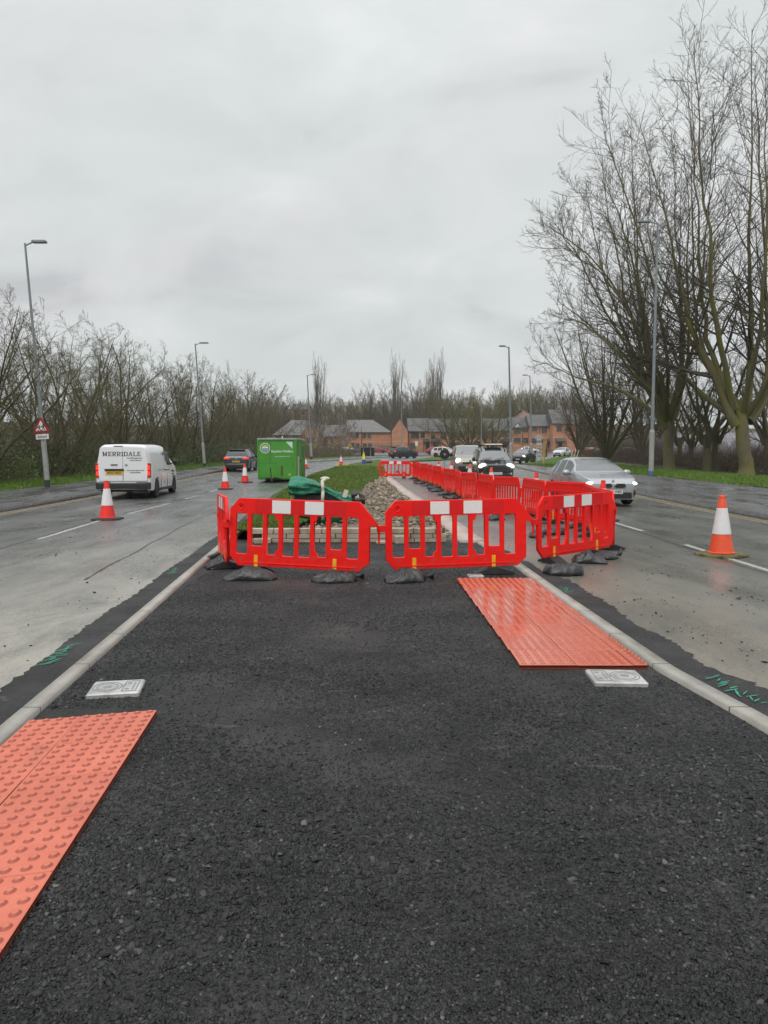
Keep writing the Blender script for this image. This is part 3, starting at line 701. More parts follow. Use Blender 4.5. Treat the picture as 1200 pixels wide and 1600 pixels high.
rowpx = [(917, 15.35), (856, 17.2), (812, 19.2), (773, 21.2), (744, 23.2), (722, 25.2), (712, 27.2), (694, 29.2), (689, 31.2), (678, 33.2), (668, 35.2), (659, 37.2), (651, 39.3), (645, 41.5)]
ordw = ['nearest', 'second nearest', 'third nearest', 'fourth nearest', 'fifth nearest', 'sixth nearest', 'seventh nearest', 'eighth nearest', 'ninth nearest', 'tenth nearest', 'eleventh nearest', 'twelfth nearest', 'thirteenth nearest']
rowpts = []
for i in range(len(rowpx) - 1):
    (a, Ya), (b, Yb) = rowpx[i], rowpx[i + 1]
    pa = Vector(((a - 600) / FPX * Ya, Ya)); pb = Vector(((b - 600) / FPX * Yb, Yb))
    d = (pb - pa); L = d.length; d.normalize(); pm = (pa + pb) / 2; k = .985
    nrm = Vector((-d.y, d.x)) * (.045 if i % 2 else -.045)
    place_barrier('B', pm - d * k + nrm, pm + d * k - nrm, 'red slatted barrier, %s in the long line beside the right lane' % ordw[i], 0, [.4, -.7, .5, -.3, .8][i % 5])
    rowpts.append((pm, d))
place_barrier('A', (-.33, 41.9), (1.66, 41.7), 'red barrier closing the far end of the works across the lane', 0, .3)

# ================================================================== SANDBAGS
m_bag = Mat('black_sandbag'); p = m_bag.pos()
m_bag.set(color=m_bag.ramp(m_bag.noise(p, 9, 5, .65), [(.3, (.014, .014, .015)), (.6, (.026, .026, .028)), (.8, (.055, .055, .057))]), rough=.30, spec=.5)
hh = m_bag.math('ADD', m_bag.noise(m_bag.mapping(p, (5, 14, 8)), 1.0, 3, .5, 1.2), m_bag.math('MULTIPLY', m_bag.noise(p, 160, 2), .12))
m_bag.bump(hh, .55, .03); m_bag = m_bag.m
def sandbag_mesh(seed, L=.36, W=.19, Hh=.14, drape=.0, knot=1):
    """a slumped pillow: pinched seam corners, flat underside, ridge where it hangs over the barrier foot"""
    rng = np.random.default_rng(seed); nu, nv = 60, 40; ph = rng.uniform(0, 6, 8); V = []; sk = rng.uniform(-.12, .12)
    for j in range(nv + 1):
        for i in range(nu + 1):
            u = -1 + 2 * i / nu; v = -1 + 2 * j / nv
            x = L * u * (1 - .16 * v * v) * (1 + .05 * math.sin(3 * v + ph[0])) + sk * W * v; y = W * v * (1 - .18 * u * u) * (1 + .10 * math.sin(2.2 * u + ph[1]))
            e = (1 - abs(u) ** 3.2) ** .5 * (1 - abs(v) ** 2.8) ** .5
            z = Hh * e * (.82 + .20 * math.sin(1.9 * u + ph[2]) + .10 * math.sin(3.3 * v + ph[3]))
            z += drape * math.exp(-((u + .1) / .30) ** 2) * e * (1 - .3 * abs(v))
            # creases fanning from the ridge and the corners
            rr_ = math.hypot(u + .1, v) + .15; an = math.atan2(v, u + .1)
            z += Hh * e * (.10 * math.sin(7 * an + ph[4]) * min(1, rr_) + .055 * math.sin(13 * an + 5 * rr_ + ph[5]) + .035 * math.sin(19 * u + 7 * v + ph[6]))
            V.append((x, y, max(.004, z)))
    w1 = nu + 1; F = [(j * w1 + i, j * w1 + i + 1, (j + 1) * w1 + i + 1, (j + 1) * w1 + i) for j in range(nv) for i in range(nu)]
    ring = [i for i in range(w1)] + [j * w1 + nu for j in range(1, nv + 1)] + [nv * w1 + i for i in range(nu - 1, -1, -1)] + [j * w1 for j in range(nv - 1, 0, -1)]
    n0 = len(V); V += [(V[k][0] * .97, V[k][1] * .97, 0.0) for k in ring]; m = len(ring)
    F += [(ring[k], n0 + k, n0 + (k + 1) % m, ring[(k + 1) % m]) for k in range(m)]
    return V, F
def make_bag(seed, knot=True, **kw):
    b = MB(); V, F = sandbag_mesh(seed, **kw); b.add(V, F); L = kw.get('L', .36)
    if knot:  # gathered neck
        n = 14; rings = [(L * .86, .05, .035), (L * .98, .022, .05), (L * 1.10, .018, .06), (L * 1.22, .05, .085), (L * 1.34, .07, .10)]; V = []
        for x, r, z in rings:
            for i in range(n):
                a = 2 * math.pi * i / n; q = r * (1 + .35 * math.sin(a * 4 + x * 20)); V.append((x, q * math.cos(a) * .6, z + q * math.sin(a)))
        b.add(V, [(j * n + i, j * n + (i + 1) % n, (j + 1) * n + (i + 1) % n, (j + 1) * n + i) for j in range(4) for i in range(n)])
    return b.mesh('sandbag', True)
bagm = [make_bag(1, False, L=.34, W=.18, Hh=.12, drape=.06), make_bag(2, True, L=.28, W=.17, Hh=.12, drape=.07), make_bag(3, False, L=.28, W=.19, Hh=.19), make_bag(4, True, L=.27, W=.19, Hh=.14, drape=.06), make_bag(5, False, L=.26, W=.17, Hh=.11, drape=.08)]
for m_ in bagm: m_.materials.append(m_bag)
def bag(i, x, y, rz, label, s=1.0, dz=0):
    o = link('sandbag', bagm[i]); o.location = (x, y, H(y) + dz); o.rotation_euler = (0, 0, R_(rz)); o.scale = (s, s, s); tag(o, label, 'sandbag', 'black sandbags weighing down the barrier feet')
def bagpx(i, px, py, rz, label, s=1.0): x, y = G(px, py); bag(i, x, y, rz, label, s)
bagpx(0, 391, 905, 4, 'long flat black sandbag on the left foot of the front left barrier')
bagpx(1, 522, 908, 8, 'black sandbag with a tied neck on the right foot of the front left barrier')
bagpx(3, 633, 908, 6, 'black sandbag under the left foot of the front right barrier')
bagpx(4, 350, 887, 25, 'crumpled black sandbag at the far left end beside the edge-on barrier', 1.0)
bagpx(2, 881, 896, 5, 'plump shiny black sandbag in front of the angled barrier', .98)
bagpx(4, 921, 878, -12, 'black sandbag under the right foot of the angled barrier')
bagpx(1, 945, 872, 20, 'black sandbag with a twisted end at the far right corner of the barriers', .8)
bagpx(2, 866, 834, 15, 'rounded black sandbag behind the angled barrier', .9)
bagpx(1, 838, 838, 70, 'black sandbag lying between the angled barrier and the front pair', .8)
bagpx(4, 775, 812, 10, 'black sandbag seen through the front right barrier', .85)
for i, (pm, d) in enumerate(rowpts[2:11]):
    nrm = Vector((-d.y, d.x)); nrm = nrm if nrm.x < 0 else -nrm
    q = pm + nrm * .30 - d * .55
    bag([3, 2, 4, 1, 0][i % 5], q.x, q.y, math.degrees(math.atan2(nrm.y, nrm.x)), 'black sandbag behind the %s barrier of the long line' % ordw[i + 2], .9)
bagpx(3, 622, 738, 80, 'black sandbag hung at the far end barrier', .8)

# ================================================================== CONES
def cone_mats(r, wht): return simple('cone_red', r, .4, .12, 9), simple('cone_sleeve', wht, .35, .06, 12)
m_cr, m_cw = cone_mats((.80, .025, .018), (.72, .70, .70)); m_co, m_cow = cone_mats((.74, .085, .028), (.66, .65, .66)); m_cb = m_rub_blk
m_cby = simple('worn_yellow_black_base', (.10, .085, .022), .6, .8, 7, bump=.3)
def make_cone(mr, mw, mb):
    t = empty('traffic_cone'); b = MB(); c = .12; h = .35
    b.add([(-h + c, -h, 0), (h - c, -h, 0), (h, -h + c, 0), (h, h - c, 0), (h - c, h, 0), (-h + c, h, 0), (-h, h - c, 0), (-h, -h + c, 0)] + [(x * .96, y * .96, .045) for x, y in ((-h + c, -h), (h - c, -h), (h, -h + c), (h, h - c), (h - c, h), (-h + c, h), (-h, h - c), (-h, -h + c))],
          [tuple(range(7, -1, -1)), tuple(range(8, 16))] + [(i, (i + 1) % 8, 8 + (i + 1) % 8, 8 + i) for i in range(8)])
    b.build('base', mb, t, bevel=.01)
    rr_ = lambda z: .185 - (z - .06) * .152
    b = MB(); b.lathe([(.20, .045), (.205, .06), (.19, .07), (rr_(.10) + .006, .10), (rr_(.36), .36), (rr_(.78), .78), (rr_(.93), .93), (.052, .932), (.055, .945), (.055, .97), (.045, .985), (.03, .985)], 28)
    b.build('body', mr, t, True, sharp=35)
    b = MB(); b.lathe([(rr_(.36) + .001, .358), (rr_(.36) + .006, .36), (rr_(.775) + .006, .775), (rr_(.775) + .001, .778)], 28); b.build('sleeve', mw, t, True, sharp=35)
    return t
coneR = make_cone(m_cr, m_cw, m_cb); coneO = make_cone(m_co, m_cow, m_cby); cu_ = {'R': 0, 'O': 0}
def cone(k, x, y, label, s=1.0, rz=15):
    pr = coneR if k == 'R' else coneO; o = copy_tree(pr) if cu_[k] else pr; cu_[k] = 1
    o.location = (x, y, H(y) - .012); o.scale = (s, s, s); o.rotation_euler = (R_(random.Random(len(label)).uniform(-1, 1)), R_(random.Random(len(label) + 1).uniform(-1, 1)), R_(rz)); tag(o, label, 'traffic cone', 'traffic cones along the works')
def conepx(k, px, py, label, s=1.0, rz=15): x, y = G(px, py); cone(k, x, y, label, s, rz)
conepx('R', 168, 811, 'red and white traffic cone behind the white van', 1.0, 5)
conepx('R', 352, 764, 'red and white cone nearest the edge-on barrier on the left road', .98, 12)
conepx('R', 383, 753.5, 'red and white cone between the dark car and the green cabin', 1.0, 30)
conepx('R', 478, 731.5, 'red and white cone just right of the green cabin', .95)
conepx('R', 533, 726.5, 'red and white cone by the tip of the grass island', 1.0)
conepx('O', 1127, 867, 'faded orange cone with yellow edged base, alone in the right carriageway', .98, 38)
for px, Y, lab in ((934, 17.6, 'red cone tip showing in front of the silver hatchback'), (833, 24.5, 'red cone tip to the right of the black van'), (763, 30, 'orange and white cone in front of the black van'), (730, 35, 'cone with a dark top between the two vans'), (702, 40, 'red and white cone left of the beige van'), (682, 42.6, 'cone farthest along the line of barriers')):
    cone('O' if px in (763, 730, 682) else 'R', (px - 600) / FPX * Y + .12, Y, lab, 1.02)

# ================================================================== BLOCK WALL, TARPAULIN BAG AND SITE ODDMENTS
m_blk = Mat('pale_block'); p = m_blk.pos(); oi = m_blk.n('ShaderNodeObjectInfo')
m_blk.set(color=m_blk.ramp(m_blk.noise(p, 4.5, 5, .65), [(.3, (.20, .165, .12)), (.5, (.36, .31, .24)), (.72, (.46, .41, .33))]), rough=.8); m_blk.bump(m_blk.noise(p, 50, 4), .4, .01); m_blk = m_blk.m
m_mort = simple('dark_joint', (.10, .08, .06), .9, .3, 20)
def wall():
    t = empty('block_wall', (-.65, 13.0, 0), R_(1.5), 'low dry-laid wall of pale blocks crossing the island behind the front barriers', 'wall')
    rng = random.Random(4); b = MB(); z = .0
    MB().box((0, .10, .125), (3.56, .10, .25)).build('core', m_mort, t)
    for c in range(3):
        x = -1.8 + (.22 if c % 2 else 0); h = [.075, .085, .10][c]
        top = 1.80 if c < 2 else 1.72
        while x < top - .1:
            l = rng.uniform(.38, .48); l = min(l, top - x)
            b.box((x + l / 2, rng.uniform(-.012, .012), z + h / 2), (l - .012, .20, h - .007), rz=rng.uniform(-.012, .012)); x += l
        z += h
    b.build('blocks', m_blk, t, bevel=.008)
    MB().box((.95, -.22, .07), (.24, .16, .14), rz=.25).box((.62, -.26, .025), (.22, .14, .05), rz=-.3).box((-1.55, -.20, .05), (.30, .15, .09), rz=.1).build('loose_block', m_blk, t, bevel=.012)
wall()
m_tarp = Mat('green_tarpaulin'); p = m_tarp.pos()
m_tarp.set(color=m_tarp.ramp(m_tarp.noise(p, 3, 4), [(.3, (.006, .135, .075)), (.7, (.014, .22, .125))]), rough=.36, spec=.5)
m_tarp.bump(m_tarp.noise(m_tarp.mapping(p, (2.2, 2.2, 5)), 3.2, 5, .55, 1.2), .7, .10); m_tarp = m_tarp.m
m_cream = simple('cream_strap', (.55, .53, .45), .6, .15, 20)
m_dkb = simple('black_sheet', (.02, .02, .022), .5, .4, 12)
def folded(n, k, fn):
    V = [fn(i / (n - 1), j / k) for j in range(k) for i in range(n)]
    F = [(j * n + i, j * n + i + 1, ((j + 1) % k) * n + i + 1, ((j + 1) % k) * n + i) for j in range(k) for i in range(n - 1)]
    F += [tuple(j * n for j in range(k))[::-1], tuple(j * n + n - 1 for j in range(k))]; return V, F
def tarp():
    # a big green sheeted bag lying on timber, sagging, left end gathered open
    x0, y0 = G(497, 800); x0 = (503 - 600) / FPX * 16.3; t = empty('green_tarpaulin_bag', (x0, 16.3, H(16.3) + .05), 0, 'crumpled green tarpaulin bag with a cream strap lying behind the front left barrier', 'tarpaulin')
    def f(u, v):
        a = 2 * math.pi * v; x = -.66 + 1.36 * u
        zc = .80 - .14 * u - .14 * u * u + .05 * math.sin(u * 5); r = (.155 + .04 * math.sin(u * 6 + 1) - .075 * u * u) * (.9 if u < .04 else 1)
        w_ = 1 + .13 * math.sin(5 * a + 4 * u) + .08 * math.sin(9 * a - 7 * u) + .05 * math.sin(u * 31 + 2 * a)
        return (x, r * 1.9 * math.cos(a) * w_, zc + r * math.sin(a) * w_ + .03 * math.sin(u * 9) * math.cos(a))
    b = MB(); b.add(*folded(50, 40, f)); b.build('sheet', m_tarp, t, True)
    def f2(u, v):
        a = 2 * math.pi * v; x = -.42 + .95 * u; r = .21 * math.sin(math.pi * (u * .86 + .07)) ** .5
        w_ = 1 + .12 * math.sin(4 * a + 5 * u) + .06 * math.sin(11 * a)
        return (x, r * 1.5 * math.cos(a) * w_, max(0, .22 + r * math.sin(a) * w_))
    b = MB(); b.add(*folded(30, 28, f2)); b.build('lower_sheet', m_tarp, t, True)
    b = MB(); b.box((-.05, .05, .46), (1.15, .35, .40), m=0, taper=.9); b.build('contents', m_dkb, t, bevel=.05)
    pts = [(.04, -.30, .10), (.035, -.33, .45), (.05, -.335, .72), (.03, -.27, .93), (.10, -.18, .98)]
    b = MB(); b.tube(pts, .033, 8)
    for q in pts[1:-1]: b.ell(q, (.034, .034, .034), 10, 6)
    b.build('strap', m_cream, t, True); MB().ell((.08, -.17, .985), (.10, .06, .045), 14, 8).build('strap_knot', m_cream, t, True)
    def f3(u, v):
        a = 2 * math.pi * v; x = .62 + .28 * u; r = (.10 + .05 * math.sin(u * 3)) * (1 - .3 * u); w_ = 1 + .2 * math.sin(5 * a + 6 * u)
        return (x, r * 1.7 * math.cos(a) * w_, .60 - .1 * u + r * math.sin(a) * w_)
    b = MB(); b.add(*folded(14, 24, f3)); b.build('black_liner', m_dkb, t, True)
    MB().box((.50, -.20, .66), (.09, .012, .17), ry=.3).build('white_tag', m_cream, t)
    MB().box((.74, -.18, .58), (.08, .012, .10), ry=-.2).build('white_tag', m_cream, t)
    t.scale = (1.1, 1.1, 1.04)
tarp()
x, y = G(558, 812); t = empty('red_fuel_can', (x + .05, y, H(y) + .08), .4, 'small red and black can on the rubble right of the green tarpaulin', 'can')
MB().cbox((0, 0, .11), (.32, .2, .22), .04).build('body', simple('can_red', (.42, .02, .02), .35), t); MB().cyl((-.08, 0, .22), (-.08, 0, .27), .035, n=12).build('cap', m_dkb, t); MB().tube([(.0, 0, .22), (.02, 0, .27), (.12, 0, .27), (.13, 0, .22)], .014, 8).build('handle', m_dkb, t)
x, y = G(531, 815); t = empty('black_bucket', (x, y, H(y) + .06), .4, 'black bucket standing on the rubble beside the green tarpaulin', 'bucket')
MB().lathe([(.12, 0), (.155, .30), (.165, .30), (.165, .32), (.145, .32), (.11, .03), (0, .03)], 20).build('body', m_dkb, t, True, sharp=40); MB().tube([(.16 * math.cos(a_), 0, .31 + .05 * math.sin(a_)) for a_ in np.linspace(0, math.pi, 9)], .006, 6).build('handle', m_cream, t)
# things lying on the turf
m_or = simple('orange_red_board', (.78, .09, .035), .45, .15, 8)
for px, py, rz, lab in ((558, 737.5, 3, 'orange red board lying on the turf, nearer of two'), (565, 734, 4, 'orange red board lying on the turf, farther of two')):
    x, y = G(px, py); t = empty('barrier_board', (x, y, H(y) + .10), R_(rz), lab, 'board', 'orange red boards left on the turf')
    MB().cbox((0, 0, .05), (1.1, .16, .07), .02).build('board', m_or, t)
    for sx in (-1, 1): MB().box((sx * .36, 0, .088), (.20, .165, .006)).build('white_patch', m_white_sheet, t)
m_daf = simple('daffodil_yellow', (.85, .60, .02), .5, .1, 10); m_leafg = simple('daffodil_leaf', (.05, .13, .03), .5, .3, 10)
rng2 = random.Random(8)
for cpx, nn, lab in ((526, 5, 'clump of yellow daffodils on the turf, left of two'), (539, 7, 'clump of yellow daffodils on the turf, right of two')):
    x, y = G(cpx, 735); t = empty('daffodil_clump', (x, y, H(y) + .09), 0, lab, 'flowers', 'daffodil clumps on the grass island'); b = MB(); c = MB()
    for k in range(nn * 6):
        a, r = rng2.uniform(0, 6.28), rng2.uniform(0, .30); q = Vector((r * math.cos(a), r * math.sin(a), 0)); l = rng2.uniform(.22, .34); d = Vector((rng2.uniform(-.08, .08), rng2.uniform(-.08, .08), l))
        c.add([q + Vector((-.012, 0, 0)), q + Vector((.012, 0, 0)), q + d], [(0, 1, 2)])
    for k in range(nn):
        a, r = rng2.uniform(0, 6.28), rng2.uniform(.05, .30); q = Vector((r * math.cos(a), r * math.sin(a), rng2.uniform(.30, .42)))
        for s in range(6):
            aa = s * 1.047; e = Vector((math.cos(aa), -.25, math.sin(aa))) * .055; f_ = Vector((-math.sin(aa), 0, math.cos(aa))) * .022; b.add([q, q + e * .6 + f_, q + e, q + e * .6 - f_], [(0, 1, 2, 3)])
        b.cyl(q, q + Vector((0, -.04, 0)), .016, .024, 8)
    c.build('leaves', m_leafg, t); b.build('petals', m_daf, t)
m_signb = simple('sign_back_black', (.012, .012, .014), .5, .3, 8); m_steel = simple('galv_steel', (.30, .32, .33), .45, .12, 6, metal=.5)
def sign_back():
    Y = 70; x = (574.5 - 600) / FPX * Y; t = empty('temporary_sign', (x, Y, H(Y) + .1), 0, 'black back of a temporary road sign at the grass island tip', 'road sign')
    MB().cbox((0, 0, 1.15), (1.32, .05, .85), .02).build('plate', m_signb, t)
    for sx in (-.42, .30):
        b = MB(); b.tube([(sx, -.04, 1.5), (sx, -.06, .0)], .025, 8); b.tube([(sx, -.04, 1.3), (sx, -.6, .0)], .02, 8); b.build('leg', m_steel, t)
    MB().box((.0, -.05, .35), (.9, .04, .05)).box((.15, -.45, .12), (.55, .35, .22)).build('ballast', m_signb, t)
sign_back()
Y = 66; x = (568.5 - 600) / FPX * Y; t = empty('marker_cone', (x, Y, H(Y) + .08), .3, 'yellow cone with a blue base standing before the black sign back', 'marker cone')
MB().lathe([(.30, 0), (.30, .06), (.19, .07), (.17, .5)], 20).build('base', simple('blue_plastic', (.03, .10, .36), .4), t, True, sharp=30); MB().lathe([(.165, .5), (.10, .98), (.06, .98), (.05, 1.2), (0, 1.2)], 20).build('top', simple('yellow_plastic', (.75, .62, .08), .4), t, True, sharp=30)
Y = 43.5; x = (694.5 - 600) / FPX * Y; t = empty('round_sign', (x, Y, H(Y)), R_(0), 'black round back of a keep-left sign on a stand beside the beige van', 'road sign')
MB().lathe([(.30, -.02), (.31, 0), (.30, .02)], 28, (0, 0, 1.36), axis='y').build('disc', m_signb, t); MB().tube([(0, .03, 1.2), (0, .05, .0)], .03, 8).tube([(-.25, .05, .02), (.25, .05, .02)], .03, 8).build('stand', m_steel, t)
MB().lathe([(.07, -.03), (.07, -.02)], 14, (0, 0, 1.36), axis='y').build('clamp', m_steel, t)
# ================================================================== GREEN WELFARE CABIN
m_green = Mat('cabin_green'); p = m_green.pos()
m_green.set(color=m_green.ramp(m_green.noise(p, 1.8, 5), [(.3, (.050, .24, .022)), (.7, (.066, .29, .03))]), rough=.38, spec=.5); m_green = m_green.m
m_green_d = simple('cabin_green_dark', (.028, .13, .016), .5); m_green_roof = simple('cabin_roof_grey_green', (.22, .27, .19), .6, .2, 4)
m_white = simple('white_vinyl', (.70, .72, .70), .4, .04, 10); m_pvc = simple('pale_pipe', (.42, .40, .34), .5); m_tyre = simple('tyre_rubber', (.016, .016, .017), .75, .3, 20)
m_vent = simple('vent_brown', (.10, .085, .02), .6); m_lblue = simple('logo_blue', (.16, .30, .46), .5, .2, 20); m_lyel = simple('logo_green', (.42, .50, .12), .5, .2, 20)
def cabin():
    Y = 37.0; W, D, Hh, z0 = 2.02, 4.0, 2.06, .14
    x = (433.5 - 600) / FPX * Y; t = empty('welfare_cabin', (x, Y + D / 2, H(Y)), 0, 'bright green towable welfare cabin with round logo, parked on the left carriageway', 'site cabin')
    yf = -D / 2
    MB().box((0, 0, z0 + Hh / 2), (W, D, Hh)).build('body', m_green, t, bevel=.015)
    MB().cbox((0, 0, z0 + Hh + .045), (W + .05, D + .05, .09), .02).build('roof', m_green_roof, t)
    MB().box((-.45, -.6, z0 + Hh + .105), (.55, .5, .05)).build('roof_hatch', m_white, t)
    MB().cyl((.18, -1.3, z0 + Hh + .08), (.18, -1.3, z0 + Hh + .2), .03).build('roof_vent', m_white, t)
    for sx in (-1, 1): MB().box((sx * (W / 2 - .03), yf - .012, z0 + Hh / 2), (.08, .03, Hh - .02)).build('corner_post', m_green, t, bevel=.008)
    b = MB(); b.box((-.35, yf - .006, z0 + Hh / 2 + .02), (.022, .014, Hh - .1)); b.box((0, yf - .008, z0 + Hh - .05), (W - .2, .018, .03)); b.box((0, yf - .008, z0 + .05), (W - .2, .018, .04)); b.build('frame_line', m_green_d, t)
    d = shape2d([rrect(-.92, z0 + .12, .0, z0 + .84, .02)], .012, .004); link('access_hatch', d, m_green, t, (0, yf - .012, 0))
    b = MB(); b.box((-.46, yf - .018, z0 + .85), (.94, .02, .02)); b.build('hatch_hinge', m_green_d, t)
    # round logo
    def disc(nm, m, r, dy, cx=-.62, cz=z0 + 1.63): MB().lathe([(r, -dy), (r, -dy + .003), (0, -dy)] if 0 else [(0, -dy), (r, -dy), (r, -dy + .004)], 40, (cx, yf, cz), axis='y').build(nm, m, t)
    disc('logo_ring', m_white, .265, .008); disc('logo_field', simple('logo_field', (.10, .25, .06), .5), .232, .011); disc('logo_disc', m_white, .165, .013)
    b = MB(); b.prism([(-.62 + .15 * math.cos(a), z0 + 1.63 + .15 * math.sin(a)) for a in np.linspace(math.pi, 2 * math.pi, 20)], yf - .016, yf - .014); b.build('logo_wave', m_lblue, t)
    b = MB(); b.prism([(-.62 + .15 * math.cos(a), z0 + 1.66 + .14 * math.sin(a)) for a in np.linspace(.3, math.pi - .3, 16)], yf - .0165, yf - .0145); b.build('logo_hill', m_lyel, t)
    o = link('lettering', text_mesh('Easyhire Welfare', .165, .002, .003), m_white, t, (.27, yf - .006, z0 + 1.46))
    o = link('lettering', text_mesh('www.easyhirewelfare.co.uk', .068, .002, .001), m_white, t, (.27, yf - .006, z0 + 1.20))
    b = MB(); b.prism([(.46, z0 + 1.96), (.80, z0 + 1.96), (.80, z0 + 1.60)], yf - .009, yf - .005); b.build('corner_panel', simple('pale_triangle', (.55, .68, .62), .4), t)
    b = MB(); b.box((.24, yf - .01, z0 + .46), (.12, .02, .52)); 
    for k in range(10): b.box((.24, yf - .022, z0 + .24 + k * .05), (.11, .012, .018))
    b.build('vent', m_vent, t)
    MB().lathe([(.06, -.02), (.05, 0)], 14, (.64, yf, z0 + .26), axis='y').build('socket', simple('socket_yellow', (.45, .42, .10), .5), t)
    MB().box((.82, yf - .02, z0 + .78), (.03, .04, .14)).build('handle', m_green_d, t)
    # drawbar, jockey wheel
    b = MB(); b.box((-.12, yf - .45, z0 + .05), (.09, .95, .09)); b.box((-.35, yf - .25, z0 + .05), (.07, .62, .07), rz=-.55); b.box((.12, yf - .25, z0 + .05), (.07, .62, .07), rz=.55); b.build('drawbar', m_signb, t)
    MB().cyl((-.12, yf - .9, z0 + .08), (-.12, yf - 1.02, z0 + .10), .05, .04).build('hitch', simple('hitch_red', (.25, .04, .03), .5), t)
    b = MB(); b.cyl((-.19, yf - .7, .12), (-.24, yf - .72, .72), .022, n=8); b.box((-.25, yf - .72, .74), (.1, .03, .03)); b.lathe([(.0, -.03), (.10, -.03), (.10, .03), (0, .03)], 16, (-.19, yf - .7, .10), axis='x'); b.build('jockey_wheel', m_signb, t)
    for sx in (-1, 1):
        b = MB(); b.lathe([(.16, -.08), (.30, -.085), (.32, -.04), (.32, .04), (.30, .085), (.16, .08)], 28, (sx * .86, .1, .32), axis='x'); b.build('wheel', m_tyre, t, True, sharp=40)
    # right-hand side: door, pipes, white tank foot
    xs = W / 2
    MB().box((xs + .008, -.9, z0 + 1.0), (.03, .85, 1.86)).build('door', m_green, t, bevel=.008)
    MB().box((xs + .03, -.55, z0 + .95), (.03, .05, .16)).build('door_handle', m_signb, t)
    MB().box((xs + .008, .9, z0 + 1.45), (.03, .9, .6)).build('window_shutter', m_green_d, t, bevel=.008)
    for yy_, cc in ((-1.85, m_pvc), (-1.62, m_pvc)):
        MB().cyl((xs + .05, yy_, z0 + .12), (xs + .05, yy_, z0 + 1.2), .045, n=10).build('side_pipe', cc, t)
    MB().ell((xs + .10, -1.75, .16), (.16, .25, .10), 14, 8).build('step_block', m_white, t)
    b = MB()
    for k in range(9): b.box((xs + .006, -1.9 + k * .47, z0 + Hh / 2), (.02, .04, Hh - .1))
    b.build('side_rib', m_green, t)
cabin()

# ================================================================== LAMP POSTS AND SIGNS
m_col = simple('lamp_column_grey', (.22, .25, .26), .5, .12, 5, metal=.35); m_col_lo = simple('lamp_column_base', (.30, .30, .285), .6, .2, 4); m_foot = simple('lamp_foot_dark', (.035, .035, .035), .7)
m_lens = simple('lamp_lens', (.35, .36, .36), .2, 0)
def lamp(base, top_px, side, label, base_h=1.7, r=.075, arm=.9, dark=True, cols=None, rarm=0):
    x, y = base; z = H(y); tp = AT(top_px[0], top_px[1], y); t = empty('street_lamp', (x, y, z), 0, label, 'street lamp', 'street lamps')
    T = Vector((tp.x - x, 0, tp.z - z)); d = T.normalized(); L = T.length; b = MB()
    b.cyl((0, 0, 0), d * .42, r * 1.5, n=16); 
    if dark: b.build('root', m_foot, t, True, sharp=40)
    else: b.build('root', simple('lamp_root_blue', (.06, .12, .2), .6), t, True, sharp=40)
    b = MB(); b.cyl(d * .42, d * base_h, r * 1.45, n=16); b.cyl(d * base_h, d * (base_h + .12), r * 1.45, r, n=16); b.build('base_section', cols or m_col_lo, t, True, sharp=40)
    b = MB(); b.cyl(d * (base_h + .12), T, r, r * .55, n=12); b.build('pole', m_col, t, True, sharp=40)
    b = MB(); b.cyl(T - d * .1, T + Vector((side * arm * .4, rarm * .4, .05)), .032, n=8); b.build('arm', m_col, t)
    b = MB(); c = T + Vector((side * arm * .72, rarm * .72, .07)); b.cbox(c, (arm * .7, .26, .10), .03, rz=math.atan2(rarm, side * arm)); ln = b.build('lantern', m_col, t)
    MB().box(c - Vector((0, 0, .055)), (arm * .5, .2, .012), rz=math.atan2(rarm, side * arm)).build('lens', m_lens, ln)
    return t, d, T
tl, dl, Tl = lamp(G(75, 765), (39, 380), 1, 'leaning grey street lamp carrying the triangular school sign, left pavement', 2.2, .075, .85)
lamp(G(320, 732), (305, 537), 1, 'tall grey street lamp on the left pavement between the white van and the dark car', 2.0, .085, 1.0)
Yc = 92; lamp(((487 - 600) / FPX * Yc, Yc), (480, 586), 1, 'grey street lamp rising just right of the green cabin', 2.0, .11, 1.1)
lamp(G(1017, 747), (1028, 348), -1, 'tall grey street lamp with blue root in front of the big right-hand trees', 2.7, .10, 1.1, False)
Yc = 55; lamp(((799 - 600) / FPX * Yc, Yc), (795, 542), -1, 'grey street lamp directly behind the black van', 2.0, .10, .7)
Yc = 78; lamp(((830.5 - 600) / FPX * Yc, Yc), (828, 587), -1, 'grey street lamp beside the round speed sign on the right verge', 2.0, .09, .75)
Yc = 120; lamp(((752 - 600) / FPX * Yc, Yc), (751.5, 628), -1, 'slim grey street lamp standing before the terraced houses behind the vans', 2.0, .09, .5)
Yc = 150; lamp(((628.5 - 600) / FPX * Yc, Yc), (627, 626), 1, 'slim distant street lamp with a box on it before the gabled brick house', 2.0, .11, .3)
Yc = 140; lamp(((521 - 600) / FPX * Yc, Yc), (520, 675), 1, 'short pale street lamp by the parked cars left of the birch tree', 1.5, .08, .6, cols=m_pvc)
